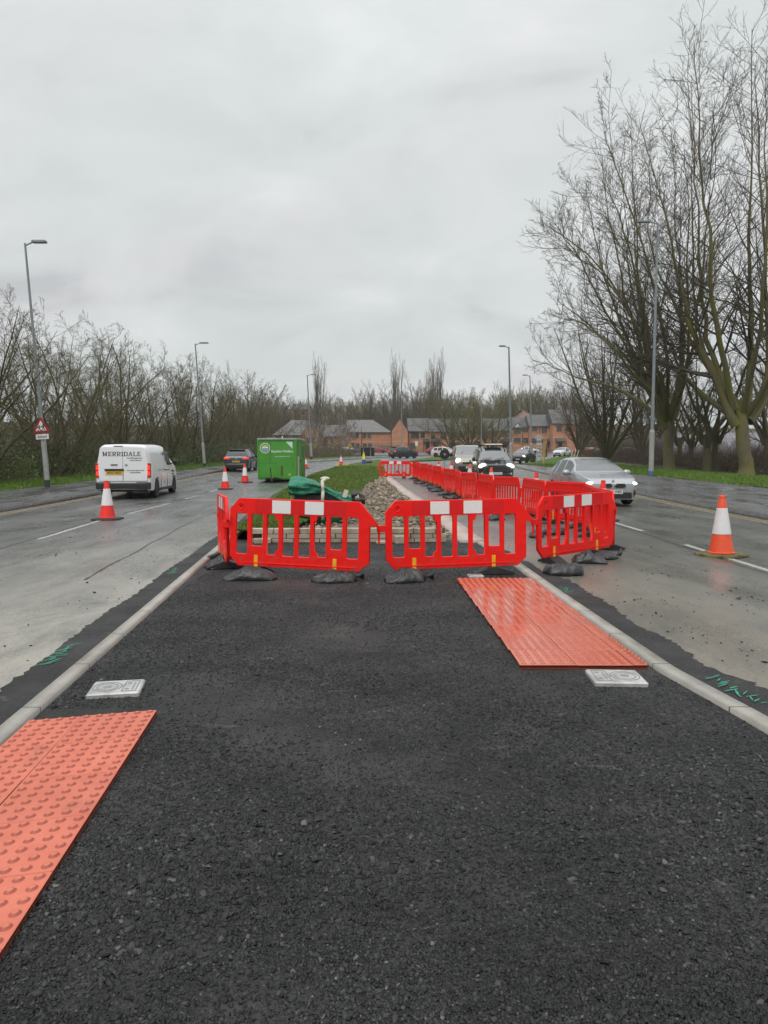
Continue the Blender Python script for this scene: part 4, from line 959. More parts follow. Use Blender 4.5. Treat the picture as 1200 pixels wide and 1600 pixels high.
# school sign on the first lamp
m_srw = simple('sign_white', (.66, .66, .66), .35, .03, 10); m_srd = simple('sign_red', (.34, .012, .02), .35, .06, 10); m_blk_t = simple('sign_black', (.012, .012, .012), .4, 0)
def person_icon(ox, oz, s, flip=1):
    P = lambda L: [(ox + flip * x * s, oz + z * s) for x, z in L]
    b = MB(); b.lathe([(0, -.012), (.10 * s, -.012), (.10 * s, -.008)], 14, (ox + flip * .02 * s, 0, oz + .86 * s), axis='y')
    for L in ([(-.12, .38), (.10, .36), (.14, .74), (-.10, .74)], [(-.10, .40), (.03, .38), (-.14, .14), (-.40, .08), (-.40, .0), (-.05, .04)], [(.0, .40), (.12, .36), (.26, .2), (.38, -.04), (.28, -.08), (.12, .12)],
              [(-.08, .74), (-.12, .62), (-.34, .46), (-.42, .52), (-.22, .70)], [(.10, .74), (.16, .60), (.36, .56), (.38, .64), (.2, .70)]):
        Q = P(L); Q = Q if flip > 0 else Q[::-1]; b.prism(Q, -.012, -.009)
    return b
def school():
    zc = AT(67, 668, tl.location.y).z - tl.location.z; xc = AT(67, 668, tl.location.y).x - tl.location.x; yy_ = tl.location.y - .16
    t = empty('school_sign', (tl.location.x + xc, yy_, tl.location.z + zc), 0, 'red triangular school warning sign with two children on the leaning left lamp', 'road sign'); t.rotation_euler = (0, R_(-3), R_(-8))
    s = .43
    def tri(k, r): 
        L = []
        for a0 in (90, 210, 330):
            c = (k * math.cos(R_(a0)), k * math.sin(R_(a0)))
            for i in range(-3, 4): a = R_(a0 + i * 20); L.append((c[0] + r * math.cos(a), c[1] + r * math.sin(a)))
        return L
    link('plate', shape2d([tri(s - .05, .05)], .006, .001), m_srd, t)
    link('white_field', shape2d([tri(s * .62 - .0, .02)], .002, .0005), m_srw, t, (0, -.0075, 0))
    person_icon(-.085, -.155, .27, 1).build('child_figure', m_blk_t, t); person_icon(.105, -.155, .31, 1).build('child_figure', m_blk_t, t)
    MB().cbox((.02, 0, -.40), (.60, .012, .22), .004).build('name_plate', m_srw, t)
    link('lettering', text_mesh('School', .16, .002, .002), m_blk_t, t, (.02, -.0085, -.40))
    b = MB(); b.box((-.02, .05, .0), (.20, .06, .05)); b.box((0, .05, -.36), (.18, .06, .04)); b.build('bracket', m_steel, t)
school()
# round 20 sign with wooden totem on the right verge
def twenty():
    Y = 68.0; x = (841 - 600) / FPX * Y; t = empty('speed_sign', (x, Y, H(Y) + .1), R_(-6), 'round white 20 sign above narrow plates on two posts on the right verge', 'road sign'); k = Y / FPX
    zc = AT(841, 684, Y).z - H(Y) - .1
    MB().lathe([(0, -.03), (.32, -.03), (.32, .0), (0, 0)], 32, (0, 0, zc), axis='y').build('disc', m_srw, t)
    link('ring', shape2d([[(.275 * math.cos(a), .275 * math.sin(a)) for a in np.linspace(0, 2 * math.pi, 36)[:-1]], [(.215 * math.cos(a), .215 * math.sin(a)) for a in np.linspace(0, 2 * math.pi, 36)[:-1]][::-1]], .003, .0005), simple('ring_grey', (.10, .10, .11), .4), t, (0, -.034, zc))
    link('lettering', text_mesh('20', .26, .002, .006), m_blk_t, t, (0, -.033, zc))
    for i, zz in enumerate((.78, 1.16, 1.54, 1.90)): MB().cbox((.03, 0, zz), (.52, .03, .23), .006).build('plate', simple('plate_grey', (.48, .49, .50), .4) if i == 0 else bpy.data.materials['plate_grey'], t)
    for i, zz in enumerate((.78, 1.16, 1.54)): MB().box((.03, -.018, zz - .02), (.40, .004, .07)).build('plate_band', bpy.data.materials['ring_grey'], t)
    for sx in (-.17, .24): MB().cyl((sx, .04, 0), (sx, .04, zc - .1), .035, n=8).build('post', m_steel, t)
    m_wood = simple('pale_timber', (.36, .22, .085), .7, .3, 6)
    X = (850 - 600) / FPX * 66; t = empty('wooden_totem', (X, 66, H(66) + .1), R_(-55), 'tall pointed wooden board on a timber post beside the round speed sign', 'wooden sign')
    b = MB(); b.prism([(-.30, .7), (.30, .7), (.34, 1.3), (.24, 2.1), (.05, 2.45), (-.12, 2.4), (-.28, 1.6)], -.05, .05); b.build('board', m_wood, t, bevel=.01)
    MB().box((0, -.08, .42), (.16, .12, .9)).build('post', simple('post_timber', (.50, .36, .16), .7), t)
    b = MB(); b.prism([(.20, .72), (.29, .72), (.33, 1.3), (.24, 2.0), (.18, 1.5)], -.054, -.051); b.build('dark_edge', m_foot, t)
twenty()
# chevron stakes and pale rails beside the right side road
for i in range(5):
    px = 862 + i * 26; Y = 150; X = (px - 600) / FPX * Y
    t = empty('safety_railing', (X, Y, H(Y) - .05), 0, 'grey metal railing panel before the terraced houses, %s of five from the left' % ['first', 'second', 'third', 'fourth', 'fifth'][i], 'railing', 'grey railing panels along the far pavement')
    b = MB(); b.tube([(-1.7, 0, 1.1), (1.7, 0, 1.1)], .04, 6); b.tube([(-1.7, 0, .2), (1.7, 0, .2)], .03, 6); b.build('rail', m_col, t)
    b = MB()
    for k in range(12): b.cyl((-1.6 + k * .29, 0, .2), (-1.6 + k * .29, 0, 1.1), .015, n=5)
    b.build('bars', m_col, t)
    for sx in (-1.7, 1.7): MB().cyl((sx, 0, -.02), (sx, 0, 1.15), .045, n=6).build('post', m_col, t)
for i, px in enumerate((890, 894.5, 899)):
    Y = 84; X = (px - 600) / FPX * Y; t = empty('leaning_stake', (X, Y, H(Y) + .05), 0, 'pale leaning stake by the big multi-stemmed tree, %s of three' % ['left', 'middle', 'right'][i], 'stake', 'pale stakes on the right verge'); t.rotation_euler = (0, R_(14), 0)
    MB().cyl((0, 0, -.05), (0, 0, 1.25), .06, .05, 8).build('post', m_pvc, t); MB().cyl((0, 0, 1.25), (0, 0, 1.32), .05, .0, 8).build('cap', m_white, t)
Y = 160
m_palis = simple('palisade_grey', (.085, .09, .085), .6, .3, 6)
t = empty('palisade_fence', (-15, 184, H(184) - .2), 0, 'dark palisade fence between the parked cars and the left brick houses', 'fence'); b = MB()
for k in range(170): b.box((-19 + k * .225, 0, 1.0), (.15, .03, 1.9))
for zz in (.5, 1.6): b.box((0, .03, zz), (38.4, .03, .06))
b.build('palings', m_palis, t); b = MB()
for k in range(15): b.box((-19 + k * 2.72, .08, 1.0), (.1, .1, 2.0))
b.build('posts', m_palis, t)
Y = 150
for px, lab, mcol in ((492.5, 'yellow notice board by the birch stems right of the cabin', (.62, .36, .02)), (547, 'small yellow warning triangle board near the parked cars', (.6, .38, .03))):
    X = (px - 600) / FPX * Y; t = empty('notice_board', (X, Y, H(Y)), 0, lab, 'sign', 'yellow boards by the far road'); MB().cbox((0, -.03, 1.6), (.75, .04, .85), .01).build('board', simple('board_yellow', mcol, .5), t); MB().cyl((0, 0, 0), (0, 0, 1.9), .04, n=8).build('post', m_col, t)
t = empty('white_notice', ((650.5 - 600) / FPX * 165, 165, H(165)), 0, 'white notice panel on a post in front of the gabled brick house', 'sign'); MB().cbox((0, -.03, 2.2), (.6, .04, 1.0), .01).build('board', m_srw, t); MB().cyl((0, 0, 0), (0, 0, 2.6), .04, n=8).build('post', m_col, t)
# ================================================================== VEHICLES
def paint(name, c, metal=.25, rough=.32): 
    M = Mat(name); p = M.pos(); dirt = M.noise(p, 3, 5, .6)
    sx = M.n('ShaderNodeSeparateXYZ'); M.link(p, sx.inputs[0]); low = M.n('ShaderNodeMapRange'); low.inputs['From Min'].default_value = .75; low.inputs['From Max'].default_value = .15; M.link(sx.outputs[2], low.inputs[0])
    f = M.math('MULTIPLY', low.outputs[0], M.ramp(dirt, [(.35, .15), (.7, .75)]))
    M.set(color=M.mix(c, (.12, .11, .095), f), metal=metal, rough=M.ramp(dirt, [(.3, rough * .85), (.7, rough * 1.2)]), coat=.6, coat_rough=.06); return M.m
m_glass = simple('vehicle_glass', (.020, .026, .026), .04, 0, spec=.85); m_screen = simple('windscreen_glass', (.03, .036, .037), .04, 0, spec=1.0, coat=1.0); m_blackp = simple('black_trim', (.014, .014, .015), .5, .2, 10)
m_chrome = simple('chrome', (.6, .6, .6), .15, 0, metal=1); m_rim = simple('wheel_rim', (.34, .34, .35), .35, .1, 10, metal=.8)
m_plw = simple('plate_white', (.62, .63, .60), .4, 0); m_ply = simple('plate_yellow', (.72, .42, .02), .4, 0)
m_head = simple('headlight_lit', (.9, .9, .85), .2, 0, emit=(1, .93, .78), estr=1.2); m_headoff = simple('headlight_glass', (.45, .47, .48), .1, 0)
m_tail = simple('tail_light_lit', (.6, .02, .01), .25, 0, emit=(1, .05, .02), estr=.7); m_taild = simple('tail_light', (.40, .012, .01), .2, 0); m_amb = simple('amber_lens', (.7, .25, .02), .25, 0)
def loft(S):
    L, W = S['L'], S['W']; f = {k: curve_fn(S[k]) for k in ('top', 'belt', 'hw', 'roof')}
    ys = list(np.linspace(0, L, 50)) + [v for v in S.get('keys', [])]
    for wy, wr in S['wheels']: ys += list(wy + (wr + .055) * np.cos(np.linspace(0, math.pi, 13)))
    ys = np.array(sorted(ys)); ys = ys[(ys >= 0) & (ys <= L)]; keep = [ys[0]]
    for y in ys[1:]:
        if y - keep[-1] > .012: keep.append(y)
    ys = np.array(keep); sm = lambda fn: (lambda y: (fn(max(0, y - .05)) + 2 * fn(y) + fn(min(L, y + .05))) / 4)
    top, belt, hw, roof = sm(f['top']), sm(f['belt']), sm(f['hw']), sm(f['roof']); rows = []
    for y in ys:
        zl = S['zlow'] + (S.get('nose', .06) if y < .05 or y > L - .05 else 0); zarch = zl
        for wy, wr in S['wheels']:
            d = abs(y - wy); Ra = wr + .055
            if d < Ra: zarch = max(zarch, wr + math.sqrt(Ra * Ra - d * d))
        hwid = W / 2 * hw(y); b = max(belt(y), zarch + .06); tp = max(top(y), b + .03); g = tp - b; rw = W / 2 * roof(y) * hw(y); k = min(1, g / .35); z2 = min(b - .05, max(zarch + .02, zl + .5 * (b - zl)))
        t5 = hwid * .955 + (rw - hwid * .955) * k
        P = [(hwid * .86, zarch), (hwid * .965, zarch + .015), (hwid, z2), (hwid * .992, z2 + .55 * (b - z2)), (hwid * .965, b), (t5 + (hwid * .95 - t5) * .35, b + g * .55), (t5, b + g * .84), (t5 - .05 * k - .02, b + g * .94), (t5 * .80, b + g * .985), (t5 * .42, b + g), (0, b + g * 1.005)]
        rows.append(P)
    n = len(rows[0]); V = []; F = []; cls = []
    for y, P in zip(ys, rows):
        for q in P: V.append((q[0], y - L / 2, q[1]))
        for q in P[-2::-1]: V.append((-q[0], y - L / 2, q[1]))
    m = 2 * n - 1
    for j in range(len(ys) - 1):
        ym = (ys[j] + ys[j + 1]) / 2
        for i in range(m - 1):
            s = i if i < n - 1 else m - 2 - i; side = 1 if i < n - 1 else -1; c = 0
            if s >= 7:
                if S['ws'][0] < ym < S['ws'][1]: c = 1
                elif S.get('rw') and S['rw'][0] < ym < S['rw'][1]: c = 2
            elif s in (4, 5):
                for q, (a, b_) in enumerate(S['win']):
                    if a < ym < b_: c = 10 + q * 2 + (side > 0)
            F.append((j * m + i, j * m + i + 1, (j + 1) * m + i + 1, (j + 1) * m + i)); cls.append(c)
    for j, rev in ((0, True), (len(ys) - 1, False)):
        # closed front and rear faces, slightly crowned
        half = [j * m + i for i in range(m)]
        for i in range(n - 1):
            q = (half[i], half[i + 1], half[m - 2 - i], half[m - 1 - i])
            q = tuple(dict.fromkeys(q)); 
            if len(q) > 2: F.append(q if not rev else q[::-1]); cls.append(0)
    return V, F, cls
def vehicle(name, label, cat, S, loc, rz, mats, group=None, front=None, rear=None, detail=2):
    t = empty(name, loc, rz, label, cat, group); V, F, cls = loft(S); L, W = S['L'], S['W']; V = np.array(V)
    nm = {0: 'body', 1: 'windscreen', 2: 'rear_window'}
    for c in sorted(set(cls)):
        Fc = [f for f, k in zip(F, cls) if k == c]; used_ = sorted({i for f in Fc for i in f}); mp = {a: b for b, a in enumerate(used_)}
        me = bpy.data.meshes.new('b'); me.from_pydata([tuple(V[i]) for i in used_], [], [tuple(mp[i] for i in f) for f in Fc])
        for p_ in me.polygons: p_.use_smooth = True
        try: me.set_sharp_from_angle(angle=R_(38))
        except Exception: pass
        link(nm.get(c, 'side_window'), me, mats['paint'] if c == 0 else (m_screen if c == 1 else m_glass), t)
    hwd = W / 2 - .27; MB().box((0, 0, .48), (hwd * 2, L - .5, .52)).build('underbody', m_blackp, t)
    for wy, wr in S['wheels']:
        for sx in (-1, 1):
            x = sx * (W / 2 - .125); b = MB(); b.lathe([(wr * .60, -.105), (wr * .92, -.11), (wr, -.075), (wr, .075), (wr * .92, .11), (wr * .60, .105)], 26, (0, 0, 0), axis='x')
            wh = b.build('wheel', m_tyre, t, True, (x, wy - L / 2, wr), sharp=40); b = MB(); o_ = sx
            b.lathe([(wr * .62, .07 * o_), (wr * .60, .09 * o_), (wr * .54, .07 * o_), (wr * .50, .03 * o_), (.0, .03 * o_)] , 24, axis='x')
            for k in range(5):
                a = k * 2 * math.pi / 5; b.box((.075 * o_, math.cos(a) * wr * .32, math.sin(a) * wr * .32), (.03, wr * .52, wr * .14), rx=a)
            b.lathe([(wr * .15, .07 * o_), (wr * .12, .10 * o_), (0, .10 * o_)], 12, axis='x'); b.build('rim', m_rim if mats.get('rim') is None else mats['rim'], wh)
    # mirrors
    if S.get('mir'):
        y, z, s = S['mir']
        for sx in (-1, 1):
            b = MB(); b.ell((sx * (W / 2 + .10 * s), y - L / 2, z), (.12 * s, .09 * s, .085 * s) if S.get('van') is None else (.085, .08, .125), 14, 8); mr = b.build('wing_mirror', mats.get('mirror', m_blackp), t, True)
            MB().box((sx * (W / 2 - .01), y - L / 2, z - .05), (.12, .06, .04)).build('mirror_arm', m_blackp, mr)
    # sills and bumpers
    if S.get('trim', True):
        for sx in (-1, 1): MB().box((sx * (W / 2 - .03), (S['wheels'][0][0] + S['wheels'][1][0]) / 2 - L / 2, S['zlow'] + .02), (.05, S['wheels'][1][0] - S['wheels'][0][0] - 2 * S['wheels'][0][1] - .12, .10)).build('sill', m_blackp, t)
    for a, b_ in S.get('handles', []):
        for sx in (-1, 1): MB().box((sx * (W / 2 * .995 + .008), a - L / 2, b_), (.03, .18, .03)).build('door_handle', mats.get('handle', mats['paint']), t)
    for dy in S.get('seams', []):
        for sx in (-1, 1): MB().box((sx * (W / 2 - .004), dy - L / 2, S['zlow'] + .34), (.014, .008, .50)).build('door_gap', m_blackp, t)
    if front: front(t, -L / 2, W)
    if rear: rear(t, L / 2, W)
    return t
def plate(t, y, x, z, txt, m, w_=.52, h=.115, back=False, dy=0):
    s = 1 if back else -1
    b = MB(); b.box((x, y + s * (.012 + dy), z), (w_, .016, h)); pl = b.build('number_plate', m, t)
    o = link('lettering', text_mesh(txt, h * .86, .001, .002, spacing=1.0), m_blk_t, pl, (x, y + s * (.0225 + dy), z), (0, 0, math.pi if back else 0))
    if o.dimensions.x > w_ * .94: o.scale = (w_ * .9 / o.dimensions.x, 1, 1)
def headlight(t, y, x, z, rx_, rz_, lit=True, ang=0, ry=.10):
    b = MB(); b.ell((0, 0, 0), (rx_, ry, rz_), 18, 10); b.build('headlight', m_head if lit else m_headoff, t, True, (x, y, z), (0, ang, 0))
# --- silver hatchback
S_h = dict(L=4.34, W=1.80, zlow=.22, wheels=[(.86, .33), (3.52, .33)], ws=(1.22, 2.02), rw=(3.55, 4.10), win=[(1.62, 2.40), (2.48, 3.20), (3.28, 3.72)], mir=(1.52, 1.02, 1.15),
           top=[(0, .67), (.05, .78), (.2, .86), (.6, .95), (1.12, 1.04), (1.22, 1.07), (1.62, 1.32), (2.02, 1.48), (2.5, 1.53), (3.1, 1.51), (3.6, 1.43), (3.95, 1.18), (4.15, 1.02), (4.28, .93), (4.34, .82)],
           belt=[(0, .63), (.05, .72), (.2, .79), (.6, .87), (1.2, .96), (2.4, .98), (3.6, 1.03), (4.1, .99), (4.28, .88), (4.34, .8)],
           hw=[(0, .66), (.04, .74), (.12, .84), (.28, .935), (.55, .985), (.86, 1.0), (3.6, 1.0), (4.0, .96), (4.25, .86), (4.34, .76)], roof=[(0, .9), (1.2, .86), (2.0, .74), (3.2, .72), (4.3, .8)], handles=[(2.28, .86), (3.10, .88)], seams=[2.44, 1.42])
p_silver = paint('silver_paint', (.36, .375, .395), .35, .30)
def silver_front(t, y, W):
    for sx in (-1, 1):
        g = MB(); cx = sx * .215; pts = [(cx - .17, .615), (cx - .12, .575), (cx + .12, .575), (cx + .17, .615), (cx + .165, .66), (cx + .12, .70), (cx - .12, .70), (cx - .165, .66)]
        link('grille', shape2d([pts], .02, .004), m_blackp, t, (0, y - .012, 0))
        rim = shape2d([[(cx + (q[0] - cx) * 1.10, .64 + (q[1] - .64) * 1.22) for q in pts], [(cx + (q[0] - cx) * 1.02, .64 + (q[1] - .64) * 1.04) for q in pts][::-1]], .012, .002); link('grille_frame', rim, m_chrome, t, (0, y - .014, 0))
        headlight(t, y + .16, sx * .66, .715, .16, .062, True, sx * .12, .13)
        MB().box((sx * .70, y + .155, .42), (.13, .2, .17), rz=-sx * .5, ry=0).build('air_duct', m_blackp, t, bevel=.02)
    MB().box((0, y + .0, .335), (1.16, .10, .20)).build('lower_intake', m_blackp, t, bevel=.02)
    MB().box((0, y + .02, .235), (1.30, .12, .05)).build('splitter', p_silver, t, bevel=.015)
    plate(t, y - .05, 0.0, .455, 'MX25 WBD', m_plw, .56, .125)
    MB().lathe([(0, -.012), (.042, -.01), (.045, 0)], 18, (0, y + .03, .79), axis='y').build('badge', m_chrome, t)
    for x0, x1 in ((-.45, .05), (.05, .55)):
        b = MB(); b.cyl((x0, y + 1.30, 1.085), (x1, y + 1.47, 1.185), .012, n=6); b.build('wiper', m_blackp, t)
vehicle('parked_car' if 0 else 'hatchback_car', 'silver hatchback with lit headlights driving towards the viewer in the right lane', 'car', S_h, (7.0, 24.2, H(24.2) - .012), R_(3), dict(paint=p_silver, mirror=p_silver), front=silver_front)
# --- vans
def van_spec(L, W, Ht, wr, front_windows=True, hood=1.16): 
    h = hood
    return dict(L=L, W=W, zlow=.26, wheels=[(.92, wr), (L - .95, wr)], ws=(.98, 1.72), win=[(1.30, 2.25)] if front_windows else [], mir=(1.42, h + .12, 1.25), van=1,
        top=[(0, .82), (.05, .92), (.2, h - .12), (.6, h - .02), (.95, h + .06), (1.0, h + .10), (1.4, Ht * .80), (1.72, Ht * .955), (2.1, Ht * .99), (L * .6, Ht), (L - .2, Ht * .985), (L - .05, Ht * .965), (L, Ht * .94)],
        belt=[(0, .78), (.05, .88), (.2, h - .17), (.95, h - .04), (1.6, h + .0), (L, h + .02)],
        hw=[(0, .72), (.04, .80), (.14, .89), (.35, .96), (.8, 1.0), (L - .12, 1.0), (L - .03, .975), (L, .95)], roof=[(0, .95), (1.0, .90), (1.7, .80), (L * .5, .82), (L, .84)], handles=[(2.15, .98), (2.55, .98)] if front_windows else [], seams=[2.34, 1.22, 3.4])
p_white = paint('white_van_paint', (.74, .75, .76), 0, .3); p_black = paint('black_van_paint', (.016, .017, .017), .1, .25); p_beige = paint('beige_van_paint', (.30, .275, .235), .4, .3)
m_seam = simple('panel_gap_grey', (.20, .20, .205), .5, 0)
def slab_text(s, h, total):
    """bold slab-serif capitals out of strokes, in the xz plane facing -y"""
    adv = {'M': 1.18, 'E': .86, 'R': .95, 'I': .50, 'D': .98, 'A': 1.02, 'L': .84}; tw = sum(adv[c] for c in s); k = total / tw; x = -total / 2; b = MB(); d = 0
    def bar(x0, z0, x1, z1, w):   # slanted stroke with horizontal ends
        b.prism([(x0 - w / 2, z0), (x0 + w / 2, z0), (x1 + w / 2, z1), (x1 - w / 2, z1)] if z1 > z0 else [(x1 - w / 2, z1), (x1 + w / 2, z1), (x0 + w / 2, z0), (x0 - w / 2, z0)], -.003, .001)
    def hz(x0, x1, z0, z1): b.prism([(x0, z0), (x1, z0), (x1, z1), (x0, z1)], -.0036, .001)
    for c in s:
        w = adv[c] * k * .90; st = .185 * k; sf = .13 * h; l, r = x + .03 * k, x + w; sl = l + .10 * k + st / 2
        if c in 'MERDIL':
            cx = (l + r) / 2 if c == 'I' else sl
            bar(cx, 0, cx, h, st); hz(cx - st / 2 - .09 * k, cx + st / 2 + .09 * k, 0, sf); hz(cx - st / 2 - .09 * k, cx + st / 2 + .06 * k, h - sf, h)
        if c == 'M':
            rx = r - .10 * k - st / 2; bar(rx, 0, rx, h, st); hz(rx - st / 2 - .09 * k, rx + st / 2 + .09 * k, 0, sf); hz(rx - st / 2, rx + st / 2 + .09 * k, h - sf, h); m_ = (sl + rx) / 2; bar(sl, h, m_, .12 * h, st * .8); bar(m_, .12 * h, rx, h, st * .8)
        if c == 'E':
            for z0, z1, e in ((0, sf, r), (h - sf, h, r), (h * .5 - sf * .5, h * .5 + sf * .5, r - .16 * k)): hz(sl, e, z0, z1)
            hz(r - .09 * k, r, 0, h * .30); hz(r - .09 * k, r, h * .72, h); hz(r - .24 * k, r - .16 * k, h * .36, h * .64)
        if c == 'L': hz(sl, r, 0, sf); hz(r - .10 * k, r, 0, h * .36)
        if c in 'RD':
            z0 = 0 if c == 'D' else h * .42; hz(sl, r - .16 * k, h - sf, h); hz(sl, r - .16 * k, z0, z0 + sf); zm = (z0 + h) / 2
            b.prism([(r - .30 * k, h), (r - .30 * k, h - sf), (r - st, h - sf * 1.7), (r - st, z0 + sf * 1.7), (r - .30 * k, z0 + sf), (r - .30 * k, z0), (r - .12 * k, z0), (r, z0 + sf * 1.4), (r, h - sf * 1.4), (r - .12 * k, h)][::-1], -.0033, .001)
        if c == 'R': bar(r - .08 * k, 0, sl + st * .9, h * .46, st * .95); hz(r - .26 * k, r + .04 * k, 0, sf)
        if c == 'A':
            m_ = (l + r) / 2; bar(l + .12 * k, 0, m_, h, st * .7); bar(r - .12 * k, 0, m_ + .04 * k, h, st * 1.1); hz(l + .2 * k, r - .2 * k, h * .26, h * .26 + sf * .8); hz(l - .02 * k, l + .28 * k, 0, sf); hz(r - .30 * k, r + .02 * k, 0, sf)
        x += adv[c] * k
    return b
def white_rear(t, y, W):
    for sx, wd in ((-1, 1), (1, 1)):
        me = shape2d([[(sx * .012, .62), (sx * .83, .62), (sx * .86, 1.15), (sx * .80, 1.70), (sx * .72, 1.82), (sx * .012, 1.84)]] if sx > 0 else [[(sx * .012, .62), (sx * .012, 1.84), (sx * .72, 1.82), (sx * .80, 1.70), (sx * .86, 1.15), (sx * .83, .62)]], .02, .008)
        link('rear_door', me, p_white, t, (0, y + .012, 0))
        # tail-light clusters of two lit lenses
        MB().cbox((sx * .885, y - .03, 1.0), (.14, .12, .52), .02).build('tail_light', m_taild, t)
        for zz in (1.10, .90): MB().cbox((sx * .885, y - .02, zz), (.11, .125, .16), .02).build('lit_lens', m_tail, t)
        MB().box((sx * .7, y + .02, .46), (.5, .14, .24)).build('bumper_corner', m_blackp, t, bevel=.03)
    MB().box((0, y + .03, .45), (1.7, .14, .20)).build('rear_bumper', m_blackp, t, bevel=.03)
    MB().cbox((.30, y + .045, 1.02), (.66, .04, .075), .01).build('plate_lamp_bar', m_blackp, t)
    MB().cbox((.30, y + .040, 1.20), (.24, .03, .035), .008).build('door_handle', m_blackp, t)
    plate(t, y, .30, .91, 'BF23 XKD', m_ply, .60, .125, True, .03)
    slab_text('MERRIDALE', .155, 1.34).build('lettering', m_blk_t, t, loc=(.03, y + .032, 1.505), rot=(0, 0, math.pi))
    link('lettering', text_mesh('Fuel Management', .075, .001, .001), m_blk_t, t, (-.42, y + .035, 1.44), (0, 0, math.pi))
    link('lettering', text_mesh('Fuel Solutions', .07, .001, .001), m_blk_t, t, (-.45, y + .035, 1.36), (0, 0, math.pi))
    link('lettering', text_mesh('www.merridale.co.uk', .07, .001, .001), m_blk_t, t, (-.42, y + .035, 1.0), (0, 0, math.pi))
    link('lettering', text_mesh('01902 350700', .062, .001, .001), m_blk_t, t, (-.42, y + .035, .92), (0, 0, math.pi))
    MB().lathe([(.055, .03), (.055, .04), (.03, .045), (0, .045)], 14, (-.12, y, 1.2), axis='y').build('badge', m_chrome, t)
    MB().box((0.15, y + .0, 1.86), (.30, .04, .03)).build('brake_lamp', m_blackp, t)
    # side of the van
    # the side the camera sees is -x in the van's own frame
    sx = -1
    MB().box((sx * (W / 2 * .99 + .004), 0.62, 1.0), (.012, 1.5, .018)).build('door_rail', m_seam, t)
    for k, (yy_, zz, tx, sz) in enumerate(((-.25, 1.62, 'MERRIDALE', .19), (-.25, 1.44, 'Fuel Management', .09), (-.25, 1.34, 'Fuel Solutions', .09), (-1.20, .92, 'MERRIDALE', .11), (-1.20, .80, '01902 350700', .07), (-1.20, .71, 'merridale.co.uk', .07))):
        zr = 1.62; xx_ = sx * (W / 2 * .995 + .004) if zz < 1.15 else sx * (W / 2 * (.965 - .14 * (zz - 1.18) / .72) + .016)
        o = link('lettering', text_mesh(tx, sz, .003, .002), simple('van_grey_lettering', (.13, .13, .14), .5, 0) if k == 0 else bpy.data.materials['van_grey_lettering'], t, (xx_, yy_, zz), (0, 0, -math.pi / 2))
        if zz > 1.15: o.rotation_euler = (R_(-11), 0, -math.pi / 2)
    MB().box((sx * (W / 2 * .99 + .002), 0.35, .88), (.008, .006, .9)).build('door_gap', m_seam, t)
    MB().box((sx * (W / 2 * .99 + .002), -.55, .80), (.008, .006, .8)).build('door_gap', m_seam, t)
    # roof strip
    MB().box((.0, .3, 1.975), (1.1, 2.6, .02)).build('roof_rail', m_blackp, t)
xv, yv = G(187, 779)
vehicle('white_van', 'white panel van lettered MERRIDALE driving away on the left carriageway', 'van', van_spec(4.95, 1.96, 1.96, .34), (-9.50, 27.8, H(27.9) - .012), R_(185), dict(paint=p_white, mirror=m_blackp, handle=m_blackp), rear=white_rear)
def black_front(t, y, W):
    link('grille', shape2d([[(-.46, .60), (.46, .60), (.52, .78), (.42, .92), (-.42, .92), (-.52, .78)]], .03, .006), m_blackp, t, (0, y - .012, 0))
    for k in range(4): MB().box((0, y - .045, .66 + k * .07), (.86, .012, .014)).build('grille_bar', simple('grille_grey', (.06, .06, .06), .4) if k == 0 else bpy.data.materials['grille_grey'], t)
    for sx in (-1, 1): headlight(t, y + .14, sx * .70, .90, .21, .11, True, sx * .28, .14); MB().cbox((sx * .66, y + .06, .50), (.22, .12, .10), .02).build('fog_lamp', m_headoff, t)
    MB().box((0, y + .0, .42), (1.4, .14, .20)).build('bumper', m_blackp, t, bevel=.03)
    MB().lathe([(0, -.02), (.06, -.018), (.065, 0)], 18, (0, y - .005, .97), axis='y').build('badge', m_chrome, t)
    plate(t, y - .06, 0, .52, 'BP15 WLJ', m_plw, .54, .12)
    for yy_ in (1.9, 2.9):
        b = MB(); b.box((0, y + yy_, 1.96), (1.42, .07, .05)); 
        for sx in (-1, 1): b.box((sx * .66, y + yy_, 1.90), (.06, .08, .12))
        b.build('roof_bar', m_blackp, t, bevel=.01)
    b = MB()
    for sx in (-1, 1): b.box((sx * .66, y + 2.4, 1.99), (.06, 1.6, .06))
    b.build('rack_rail', m_blackp, t, bevel=.01); MB().box((0, y + 2.4, 2.0), (.9, 1.5, .07)).build('ladder', m_white, t)
    for sx in (-.5, .15): b = MB(); b.cyl((sx - .15, y + .98, 1.22), (sx + .35, y + 1.08, 1.31), .012, n=6); b.build('wiper', m_blackp, t)
vehicle('black_van', 'black van with roof rack and lit headlights driving towards the viewer beside the barriers', 'van', van_spec(4.4, 1.84, 1.86, .32, hood=1.10), (5.75, 37.8, H(36) - .012), R_(-3), dict(paint=p_black), front=black_front)
def beige_front(t, y, W):
    MB().box((0, y - .0, .46), (1.5, .14, .30)).build('bumper', m_blackp, t, bevel=.03)
    link('grille', shape2d([rrect(-.48, .74, .48, .86, .03)], .02, .004), m_chrome, t, (0, y - .012, 0)); MB().box((0, y - .045, .80), (.86, .01, .05)).build('grille_slot', m_blackp, t)
    for sx in (-1, 1): headlight(t, y + .14, sx * .74, .93, .19, .17, True, 0, .14)
    plate(t, y - .06, 0, .52, 'FJ12 UKE', m_plw, .54, .12)
    for sx in (-.5, .25): b = MB(); b.cyl((sx, y + 1.0, 1.30), (sx + .12, y + 1.3, 1.56), .013, n=6); b.build('wiper', m_blackp, t)
    MB().lathe([(0, -.02), (.06, -.018), (.065, 0)], 12, (0, y - .005, .92), axis='y').build('badge', m_chrome, t)
